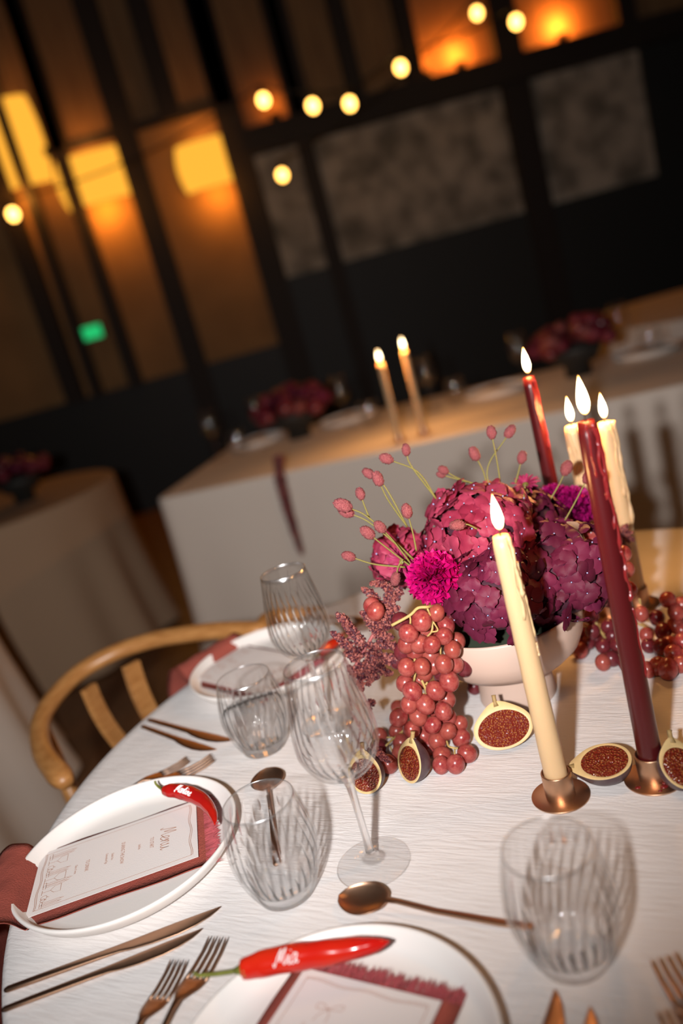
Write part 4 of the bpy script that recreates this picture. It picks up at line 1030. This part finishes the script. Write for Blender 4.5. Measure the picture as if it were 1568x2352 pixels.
ST = [([z6(640, 630), z6(830, 525), z6(920, 445), z6(1030, 432), z6(1110, 400, .02), z6(1220, 350, .04)], .0018), ([z6(835, 530), z6(840, 570), z6(838, 610)], .0011), ([z6(1020, 450), z6(1070, 580, .003), z6(1065, 690), z6(1020, 745)], .0012), ([z6(1080, 590), z6(1130, 680), z6(1060, 700)], .001),
      ([z6(885, 980, .005), z6(890, 1130, .004), z6(878, 1215, .005)], .0014), ([z6(960, 1210, .004), z6(1000, 1300, .003), z6(1030, 1390, .002), z6(1090, 1440, .004)], .0016), ([z6(990, 1350), z6(940, 1370), z6(930, 1395)], .0010), ([z6(1160, 860), z6(1160, 930), z6(1170, 900, .01)], .0010), ([z6(1020, 1230, .004), z6(1000, 1260, .003)], .0012),
      ([e6(420, 555), e6(510, 470), e6(610, 390), e6(700, 300, .03)], .0014), ([e6(430, 460), e6(500, 460)], .0010), ([e6(1105, 500, .03), e6(1130, 560, .028), e6(1200, 580, .026), e6(1230, 580, .026)], .0012), ([e6(1195, 590, .024), e6(1195, 650, .022)], .0010), ([e6(930, 210, .04), e6(950, 180, .04), e6(1000, 220, .04)], .001), ([e6(470, 560, .014), e6(495, 620, .012)], .001)]
bunch('bunch of red grapes spilling over the left of the bowl onto the cloth', A(1000, 1400, .9), G, ST, 3)
zr = lambda x, y: (1240 + x / 4.78, 1350 + y / 4.78); zt = lambda x, y: (1300 + x / 5.85, 1050 + y / 5.85)
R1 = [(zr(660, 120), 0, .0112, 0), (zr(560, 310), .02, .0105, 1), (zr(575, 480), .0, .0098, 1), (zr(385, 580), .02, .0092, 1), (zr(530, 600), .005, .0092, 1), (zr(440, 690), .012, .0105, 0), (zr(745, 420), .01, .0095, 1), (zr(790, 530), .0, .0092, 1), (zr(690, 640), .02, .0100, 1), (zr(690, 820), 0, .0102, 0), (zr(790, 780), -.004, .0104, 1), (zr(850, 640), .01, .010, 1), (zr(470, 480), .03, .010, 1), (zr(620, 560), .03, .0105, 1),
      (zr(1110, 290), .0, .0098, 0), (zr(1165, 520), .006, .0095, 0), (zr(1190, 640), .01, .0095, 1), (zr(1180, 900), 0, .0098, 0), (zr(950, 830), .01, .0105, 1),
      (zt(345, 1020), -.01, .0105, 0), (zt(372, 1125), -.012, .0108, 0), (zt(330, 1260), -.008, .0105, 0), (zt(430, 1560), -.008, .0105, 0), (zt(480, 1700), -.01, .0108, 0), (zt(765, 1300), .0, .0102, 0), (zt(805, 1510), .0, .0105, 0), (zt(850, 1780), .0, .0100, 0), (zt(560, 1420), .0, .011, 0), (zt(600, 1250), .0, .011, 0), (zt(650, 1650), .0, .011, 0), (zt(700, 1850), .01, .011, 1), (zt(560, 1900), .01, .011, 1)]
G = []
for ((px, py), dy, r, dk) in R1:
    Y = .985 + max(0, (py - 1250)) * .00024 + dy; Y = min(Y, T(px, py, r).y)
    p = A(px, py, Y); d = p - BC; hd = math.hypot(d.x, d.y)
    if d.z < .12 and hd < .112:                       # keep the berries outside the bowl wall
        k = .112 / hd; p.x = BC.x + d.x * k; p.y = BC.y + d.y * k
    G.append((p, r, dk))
ar = lambda x, y, d=0: A(1240 + x / 4.78, 1350 + y / 4.78, 1.035 + d)
bunch('bunch of red grapes hanging at the right of the bowl behind the red candle', A(1400, 1330, .99), G, [([ar(610, 380), ar(680, 500), ar(740, 590), ar(790, 650)], .0016), ([ar(740, 600), ar(700, 690), ar(695, 720)], .001), ([ar(630, 600), ar(700, 580), ar(740, 600)], .001), ([ar(1060, 390), ar(1130, 420), ar(1200, 460)], .0016), ([ar(1090, 120, -.02), ar(1100, 180, -.02)], .0014), ([ar(480, 410), ar(500, 430), ar(545, 400)], .001), ([ar(1130, 690), ar(1150, 740), ar(1200, 740)], .001)], 5)
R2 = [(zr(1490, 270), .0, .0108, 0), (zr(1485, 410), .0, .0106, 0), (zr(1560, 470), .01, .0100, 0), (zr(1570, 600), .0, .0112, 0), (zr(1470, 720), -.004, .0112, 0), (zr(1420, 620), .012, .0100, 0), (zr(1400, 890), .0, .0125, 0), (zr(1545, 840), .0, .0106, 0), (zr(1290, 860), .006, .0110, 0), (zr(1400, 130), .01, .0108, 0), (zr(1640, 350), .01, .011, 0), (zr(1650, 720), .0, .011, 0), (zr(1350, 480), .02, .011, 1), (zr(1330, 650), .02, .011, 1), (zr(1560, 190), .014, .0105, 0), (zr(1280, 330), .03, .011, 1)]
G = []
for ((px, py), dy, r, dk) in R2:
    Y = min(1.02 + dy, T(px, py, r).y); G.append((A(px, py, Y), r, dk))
bunch('bunch of red grapes at the right edge beyond the tall red candle', A(1540, 1380, 1.03), G, [([A(1552, 1390, 1.02), A(1558, 1450, 1.015), A(1560, 1475, 1.01), A(1550, 1500, 1.01)], .0014)], 8)
t = thing('grape', 'single dark grape on the cloth beside the bowl foot', 'grape', tuple(T(1089, 1578, .0098)))
put('berry', GD[0], t, mat=Matrix.Diagonal((.0098, .0098, .0098, 1)))

# ------------------------------------------------------------------ candles
def candle(x, y, top, mat, drips, label, hlabel, r0=.0122, r1=.0092, lean=(0, 0), seed=1, power=1.0, splash=False, fh=.036):
    rnd = random.Random(seed)
    h = thing('candle_holder', hlabel, 'candle holder', (x, y, TZ + .0004), 0, 'copper candle holders')
    obj('base_disc', lathe([(0, 0), (.0292, 0), (.0298, .0006), (.0298, .0016), (.0292, .0020), (.013, .0020), (0, .0020)], 72), M['holder'], h)
    obj('cup', lathe([(.0150, .0018), (.0152, .004), (.0152, .0285), (.0148, .0292), (.0136, .0292), (.0132, .0285), (.0132, .006), (0, .006)], 48), M['holder'], h)
    if splash:
        for (dx, dy, rr, hh) in [(-.021, -.010, .0032, .0024), (.002, -.0195, .0045, .0026), (-.004, -.024, .0022, .0024), (.010, -.022, .0030, .0024), (.004, -.0165, .0030, .004), (.017, -.014, .0026, .003)]:
            v, f = uvsphere(rr, rr * .7, .0009, 10, 5, (dx, dy, hh)); obj('wax_spot', (v, f), M['wax_drip_red'], h)
    t = thing('taper_candle', label, 'candle', (x, y, TZ + .0062)); L = top - .0062
    n = 26; P = [Vector((lean[0] * f * L, lean[1] * f * L, f * L)) for f in [i / n for i in range(n + 1)]]
    R = [r0 + (r1 - r0) * (i / n) ** 1.1 for i in range(n + 1)]; R[-1] *= .82
    if mat == M['wax_cream']: R = [r * (1 + .012 * math.sin(i * 1.7)) for i, r in enumerate(R)]
    wb = obj('wax_body', tube(P, R, 32, up=(1, 0, 0)), mat, t)
    for (a, f0, f1, w, wob) in drips:
        Q = []; m_ = 14
        for k in range(m_ + 1):
            f = f0 + (f1 - f0) * k / m_; aa = a + wob * math.sin(k * .8 + a) * .25; i = min(n - 1, int(f * n)); r = R[i] + w * .15
            c = P[i].lerp(P[i + 1], f * n - i); Q.append(c + Vector((math.cos(aa) * r, math.sin(aa) * r, 0)))
        Rd = [w * (.45 + .55 * abs(math.sin(k * 1.3 + a * 3)) * (1 if k < m_ else .6)) + (w * .5 if k == m_ - 1 else 0) for k in range(m_ + 1)]
        obj('wax_drip', tube(Q, Rd, 7), M['wax_drip_red'] if mat == M['wax_red'] else mat, wb)
    e = P[-1]
    wk = obj('wick', tube([e, e + Vector((.0005, 0, .006)), e + Vector((.0015, 0, .010))], .0009, 6), M['wick'], t)
    prof = [(0, 0), (.0030, .0022), (.0048, .0070), (.0054, .0115), (.0047, .0180), (.0030, .0255), (.0012, .0320), (0, fh)]
    obj('flame', lathe(smooth_prof(prof, 3), 20), M['flame'], wk, True, tuple(e + Vector((.001, 0, .006))))
    l = lamp('candle_light', 'POINT', tuple(e + Vector((.001, 0, .020))), power, (1.0, 0.46, 0.14), shadow_soft_size=.012); l.parent = t
    return t
CP = 1.9
candle(.139, .758, .289, M['wax_cream'], [(-.9, 1.0, .78, .0022, .4), (-1.3, 1.0, .70, .0018, .5), (-.5, .60, .55, .0014, .2), (-.3, .9, .62, .0012, .2)], 'cream taper candle in front of the hydrangeas', 'copper candle holder of the front cream candle', seed=2, power=.75, lean=(-.002, 0))
candle(.233, .745, .377, M['wax_red'], [(-1.2, 1.0, .80, .0020, .7), (-.8, .98, .66, .0018, .8), (-.75, .66, .52, .0022, .8), (-.7, .50, .30, .0013, .5), (-1.9, 1.0, .86, .0012, .2), (-1.0, .95, .72, .0017, 1.0)], 'tall burgundy taper candle in front at the right', 'copper candle holder of the tall front burgundy candle', seed=3, power=.75, lean=(.004, 0), splash=True)
pb = A(1213, 866, 1.17); candle(pb.x, 1.17, pb.z - TZ, M['wax_red'], [(-1.0, 1.0, .70, .0018, .6), (-1.6, .98, .80, .0014, .4)], 'burgundy taper candle behind the flowers', 'copper candle holder of the back burgundy candle', seed=4, power=CP)
pb = A(1312, 978, 1.14); candle(pb.x, 1.14, pb.z - TZ, M['wax_cream'], [(-2.2, 1.0, .55, .0030, .8), (-1.2, 1.0, .7, .0022, .5), (-2.6, .9, .4, .0024, .8)], 'dripping cream taper candle behind, left of the tall burgundy one', 'copper holder of the dripping cream candle behind, left one', seed=5, power=CP, r0=.0125, r1=.0112)
pb = A(1388, 970, 1.14); candle(pb.x, 1.14, pb.z - TZ, M['wax_cream'], [(-.6, 1.0, .45, .0034, .9), (-1.2, 1.0, .6, .0026, .7), (0, .9, .5, .0026, .6)], 'dripping cream taper candle behind, right of the tall burgundy one', 'copper holder of the dripping cream candle behind, right one', seed=6, power=CP, r0=.0125, r1=.0112)

# ------------------------------------------------------------------ figs
def fig(c, nrm, stemdir, w, l, depth, label, cup=0.0):
    # half a fig: cut face in the local xy plane (stem towards +y), skin below it
    t = thing('fig_half', label, 'fig', tuple(c), 0, 'halved figs on the cloth')
    t.matrix_basis = basis(c, nrm, Vector(stemdir).cross(Vector(nrm)))
    ys = [i / 22 for i in range(23)]
    _a = w / 2; _b = l * .40
    def th(f): return -PI / 2 + PI * f
    def hw(f): return _a * max(math.cos(th(f)), 0) ** .92 + (.0022 if f > .985 else 0)
    def Y(f): return -l * .06 + _b * math.sin(th(f)) + l * .115 * math.exp(-((PI / 2 - th(f)) / .46) ** 2)
    V = []; F = []; n = 14
    for f in ys:
        for i in range(n + 1):
            a = PI * i / n; V.append((math.cos(a) * hw(f), Y(f), -math.sin(a) * hw(f) * depth))
    for j in range(len(ys) - 1):
        for i in range(n): k = j * (n + 1) + i; F.append((k, k + 1, k + n + 2, k + n + 1))
    sk = obj('skin', (V, F), M['fig_skin'], t)
    out = [(hw(f), Y(f)) for f in ys] + [(-hw(f), Y(f)) for f in reversed(ys)]
    cy = -l * .06
    def ring(s, z, sy=None): return [(x * s, cy + (y - cy) * (sy or s), z) for x, y in out]
    m_ = len(out)
    inn = [(x * .84, (max(min(y, l * .20), -l * .5) - cy) * .86 + cy, .0) for x, y in out]
    # flesh outline: a plain oval inside the rind
    fl_ = []
    for k in range(m_):
        a = -PI / 2 + 2 * PI * (k + .5) / m_; fl_.append((w * .425 * math.cos(a) * (1 - .06 * max(0, math.sin(a))), cy + (-l * .012) + l * .335 * math.sin(a), -.0003))
    V = ring(1.0, 0) + ring(.975, .0006) + fl_; F = []
    for r_ in range(2):
        for i in range(m_): i2 = (i + 1) % m_; F.append((r_ * m_ + i, r_ * m_ + i2, (r_ + 1) * m_ + i2, (r_ + 1) * m_ + i))
    obj('rind', (V, F), M['fig_rind'], t)
    V = [(0, cy - l * .015, .0002)]; rn = 6; rnd = random.Random(int(c[0] * 1e4))
    for j in range(1, rn + 1):
        s = j / rn * 1.02
        for (x, y, z) in fl_: V.append((x * s, (cy - l * .015) + (y - cy + l * .015) * s, (.0002 if j == rn else .0004 + rnd.uniform(0, .0010))))
    F = [(0, 1 + i, 1 + (i + 1) % m_) for i in range(m_)]
    for j in range(rn - 1):
        for i in range(m_): i2 = (i + 1) % m_; a = 1 + j * m_; F.append((a + i, a + m_ + i, a + m_ + i2, a + i2))
    obj('flesh', (V, F), M['fig_flesh'], t)
    ye = Y(1.0)
    obj('stem', tube([(0, ye - .006, -.0012), (0, ye, -.0010), (.0006, ye + .005, -.0006), (.0010, ye + .0075, 0)], [.0036, .0026, .0024, .0028], 9), M['fig_stem'], t)
    return t
p = T(1155, 1668, .028); fig(p + Vector((0, .004, 0)), Vector((-.12, -.80, .62)), Vector((.0, .62, .78)), .069, .060, .55, 'halved fig standing upright before the bowl foot, cut face to the front')
p = T(1376, 1750, .024); fig(p, Vector((-.12, -.16, .97)), Vector((-.96, .28, -.05)), .050, .070, .95, 'halved fig lying against the cream candle holder, cut face up')
p = T(940, 1745, .026); fig(p, Vector((-.82, -.42, .40)), Vector((.30, .15, .94)), .046, .056, 1.1, 'halved fig leaning on the grapes, cut face turned left')
p = T(836, 1772, .024); fig(p, Vector((-.62, -.66, .42)), Vector((.15, .40, .90)), .050, .054, .85, 'halved fig behind the bowl of the nearest wine glass')
p = T(1562, 1752, .026); fig(p, Vector((.35, -.60, .72)), Vector((.1, .8, .6)), .046, .058, 1.0, 'halved fig cut by the right edge, beside the burgundy candle holder')

# ================================================================== the oak chair of the far setting
def chair(label):
    L = [T(x, y, z) for x, y, z in ((152, 1800, -.045), (97, 1722, -.03), (100, 1640, -.015), (168, 1556, 0), (250, 1505, .01), (330, 1476, .015), (400, 1461, .018))]
    c = Vector((-0.30, 1.36, 0)); a = Vector((-.66, .75, 0)).normalized(); sd = Vector((a.y, -a.x, 0))
    t = thing('oak_chair', label, 'chair', (c.x, c.y, 0))
    # apex of the bent back rail and the mirrored far arm
    ax = T(215, 1525, .006); ax.z = 0
    def mirror(p):
        v = Vector((p.x, p.y, 0)) - ax; k = v.dot(sd); q = Vector((p.x, p.y, 0)) - sd * (2 * k); return Vector((q.x, q.y, p.z))
    R = [mirror(L[i]) for i in (3, 2, 1, 0)]
    R = [Vector((p.x + .0, p.y, p.z)) for p in R]
    pts = L[:5] + [L[5], L[6]] + [T(500, 1449, .018), T(600, 1447, .012)]
    P = spline(local(pts, c), 8); n = len(P)
    # continue to the far arm, under the plate's side of the table
    far = P[-1]; d = (P[-1] - P[-6]).normalized()
    a0 = math.atan2(pts[-1].y - TC.y, pts[-1].x - TC.x)
    ext = [Vector((TC.x + r_ * math.cos(a0 - q_), TC.y + r_ * math.sin(a0 - q_), z_)) - c for q_, r_, z_ in ((.08, .695, TZ), (.17, .70, TZ - .02), (.25, .70, TZ - .045))]
    P = P[:-1] + spline([far] + ext, 6)
    rad = [.0205 - .003 * min(1, i / 8) if i < 9 else .0172 for i in range(len(P))]; rad[0] = .011; rad[1] = .0175; rad[2] = .020; rad[-1] = .010
    obj('back_rail', tube(P, rad, 16, ell=.88, up=(0, 0, 1)), M['oak'], t)
    sc = Vector((c.x - .035, c.y + .005, 0)) - c            # seat centre
    def slat(top, bot, w=.034, th=.011):
        top = top - c; bot = bot - c; dd = (bot - top).normalized(); out = Vector((top.x - sc.x, top.y - sc.y, 0)).normalized(); wd = dd.cross(out).normalized(); V = []; m_ = 8
        for k in range(m_ + 1):
            p = top.lerp(bot, k / m_) + out * (.012 * math.sin(PI * k / m_))
            for (u_, v_) in ((-1, -1), (1, -1), (1, 1), (-1, 1)): V.append(p + wd * (u_ * w / 2) + out * (v_ * th / 2))
        F = [(0, 1, 2, 3), tuple(reversed(range(4 * m_, 4 * m_ + 4)))]
        for k in range(m_):
            for i in range(4): F.append((4 * k + i, 4 * (k + 1) + i, 4 * (k + 1) + (i + 1) % 4, 4 * k + (i + 1) % 4))
        obj('back_slat', (V, F), M['oak'], t, False)
    zs = .45
    def low(p, k=.62): q = Vector((sc.x + c.x, sc.y + c.y, 0)).lerp(Vector((p.x, p.y, 0)), k); q.z = zs; return q
    tops = [T(203, 1578, -.008), T(300, 1525, .004), T(520, 1462, .006)]
    tops[0].z = TZ - .008
    slat(tops[0], A(310, 1745, tops[0].y - .03)); slat(tops[1], A(375, 1690, tops[1].y - .03)); slat(tops[2], low(tops[2]))
    # seat, rails and legs
    V, F = lathe([(0, zs - .03), (.19, zs - .03), (.215, zs - .02), (.22, zs - .005), (.21, zs + .004), (.12, zs - .002), (0, zs - .006)], 40)
    obj('seat', ([(x * 1.08 + sc.x, y + sc.y, z) for x, y, z in V], F), M['cord'], t)
    for (i, j, ztop) in ((-1, -1, zs - .02), (1, -1, zs - .02), (-1, 1, None), (1, 1, None)):
        f = a * (.17 * j) + sd * (.19 * i); p0 = sc + f * 1.12; p1 = sc + f
        if ztop is None:
            q = (P[14] if i < 0 else P[-14]); obj('leg', tube([Vector((p0.x, p0.y, 0)), Vector((p1.x, p1.y, zs)), Vector((q.x, q.y, q.z - .008))], [.013, .017, .012], 12), M['oak'], t)
        else: obj('leg', tube([Vector((p0.x, p0.y, 0)), Vector((p1.x, p1.y, ztop))], [.012, .017], 12), M['oak'], t)
    for s_ in (-1, 1):
        q0 = sc + a * -.19 + sd * (.20 * s_); q1 = sc + a * .19 + sd * (.20 * s_); obj('stretcher', tube([Vector((q0.x, q0.y, .24)), Vector((q1.x, q1.y, .24))], .009, 10), M['oak'], t)
    return t
chair('oiled oak armchair with bent back rail, pushed to the round table')

# ================================================================== things on the tables behind
def lite_wine():
    V, F = lathe([(0, .0004), (.037, .0006), (.036, .0022), (.012, .006), (.004, .02), (.0038, .085), (.010, .100), (.030, .116), (.0405, .140), (.039, .172), (.0300, .222), (.0290, .222), (.0378, .172), (.039, .142), (.028, .120), (0, .108)], 32)
    return mkmesh('wine_glass', V, F, M['glass'])
def lite_tumbler():
    V, F = lathe([(0, 0), (.027, .0006), (.036, .018), (.0445, .054), (.0395, .092), (.0356, .106), (.0344, .106), (.038, .092), (.043, .054), (.034, .02), (0, .010)], 32)
    return mkmesh('tumbler', V, F, M['glass'])
LW, LT = lite_wine(), lite_tumbler()
def back_glass(me, name, px, py, label, h):
    p = T(px, py, h); o = put(name, me, None, (p.x, p.y, TZ + .001)); tag(o, label, name.replace('_', ' '), 'glasses on the tables behind')
for me, name, px, py, h, lb in [
    (LW, 'wine_glass', 481, 980, .15, 'blurred wine glass at the left end of the long table behind'),
    (LT, 'tumbler', 545, 1013, .06, 'blurred tumbler near the left end of the long table behind'),
    (LW, 'wine_glass', 590, 950, .15, 'blurred wine glass left of the dark flowers on the long table behind'),
    (LW, 'wine_glass', 782, 908, .14, 'blurred wine glass right of the dark flowers on the long table'),
    (LT, 'tumbler', 848, 946, .06, 'blurred tumbler left of the pair of far candles'),
    (LW, 'wine_glass', 977, 860, .15, 'blurred wine glass right behind the pair of far candles'),
    (LT, 'tumbler', 1044, 894, .06, 'blurred tumbler right of the pair of far candles'),
    (LW, 'wine_glass', 1190, 806, .15, 'blurred wine glass behind the flame of the back burgundy candle'),
    (LW, 'wine_glass', 1420, 737, .15, 'blurred wine glass on the long table toward the right edge'),
    (LT, 'tumbler', 1492, 782, .06, 'blurred tumbler on the long table at the right edge')]:
    back_glass(me, name, px, py, lb, h)
def far_candle(px, py, pt, label, hl):
    b = T(px, py, 0); top = A(pt[0], pt[1], b.y)
    candle(b.x, b.y, top.z - TZ, M['wax_cream'], [], label, hl, r0=.011, r1=.0095, power=4.0)
far_candle(919, 1016, (866, 834), 'slim cream candle on the long table behind, left of the pair', 'copper holder of the left far candle')
far_candle(975, 1000, (917, 806), 'slim cream candle on the long table behind, right of the pair', 'copper holder of the right far candle')
# folded napkins and plates
def far_plate(px, py, lb, z=0):
    p = T(px, py, .01); o = put('plate', PLATE, None, (p.x, p.y, TZ + .0006)); tag(o, lb, 'plate', 'plates on the tables behind')
    return p
def far_napkin(p, rz, lb):
    V, F = box(-.06, .06, -.09, .09, 0, .012)
    V = [(x, y, z + .006 * math.sin(x * 40)) for x, y, z in V]
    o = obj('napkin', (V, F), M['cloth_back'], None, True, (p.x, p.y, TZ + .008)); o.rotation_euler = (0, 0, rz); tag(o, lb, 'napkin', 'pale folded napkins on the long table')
for px, py, lb in [(590, 1015, 'left of the dark flowers'), (800, 962, 'between dark flowers and the far candles'), (1140, 898, 'left of the back burgundy candle'), (1480, 810, 'near the right edge')]:
    p = far_plate(px, py, 'blurred white plate on the long table, ' + lb); far_napkin(p, .4, 'pale folded napkin on the long table, ' + lb)
# flower bowls behind: dark red masses with an amaranth trailing over the cloth
def far_flowers(px, py, n, spread, label, seed):
    rnd = random.Random(seed); c = T(px, py, 0); t = thing('flower_bowl', label, 'flowers', (c.x, c.y, TZ + .001))
    obj('bowl_body', lathe([(0, 0), (.05, 0), (.048, .045), (.08, .055), (.10, .10), (.10, .115), (.095, .115), (.09, .09), (0, .06)], 32), M['charcoal'], t)
    for i in range(n):
        a = rnd.random() * 2 * PI; r = spread * math.sqrt(rnd.random()); z = .13 + .07 * (1 - (r / spread) ** 2) + rnd.uniform(-.02, .02)
        V, F = uvsphere(1, 1, .8, 12, 8); q = rnd.uniform(.026, .042)
        V = [Vector(v) * (q * (1 + .22 * mnoise.noise(Vector(v) * 3 + Vector((i, 0, 0))))) for v in V]
        obj('flower_head', (V, F), rnd.choice([M['hyd_plum'], M['aster_dark'], M['aster_dark'], M['grape_dark'], M['amaranth']]), t, True, (r * math.cos(a) * 1.3, r * math.sin(a), z))
    return c
far_flowers(690, 1004, 46, .12, 'blurred dark red flower bowl on the long table behind', 3)
far_flowers(1330, 862, 40, .13, 'blurred dark red flower bowl behind the tall candles', 5)
far_flowers(60, 1150, 30, .13, 'blurred dark flower bowl on the dimmed left round table', 8)
P = [A(640, 1050, 2.90), A(642, 1095, 2.86), A(655, 1150, 2.855), A(672, 1210, 2.85), A(692, 1272, 2.845)]
amaranth('blurred amaranth trailing down the front of the long table cloth', P, [P[1:], P[:3]], 12, .016, 9000, .0042)
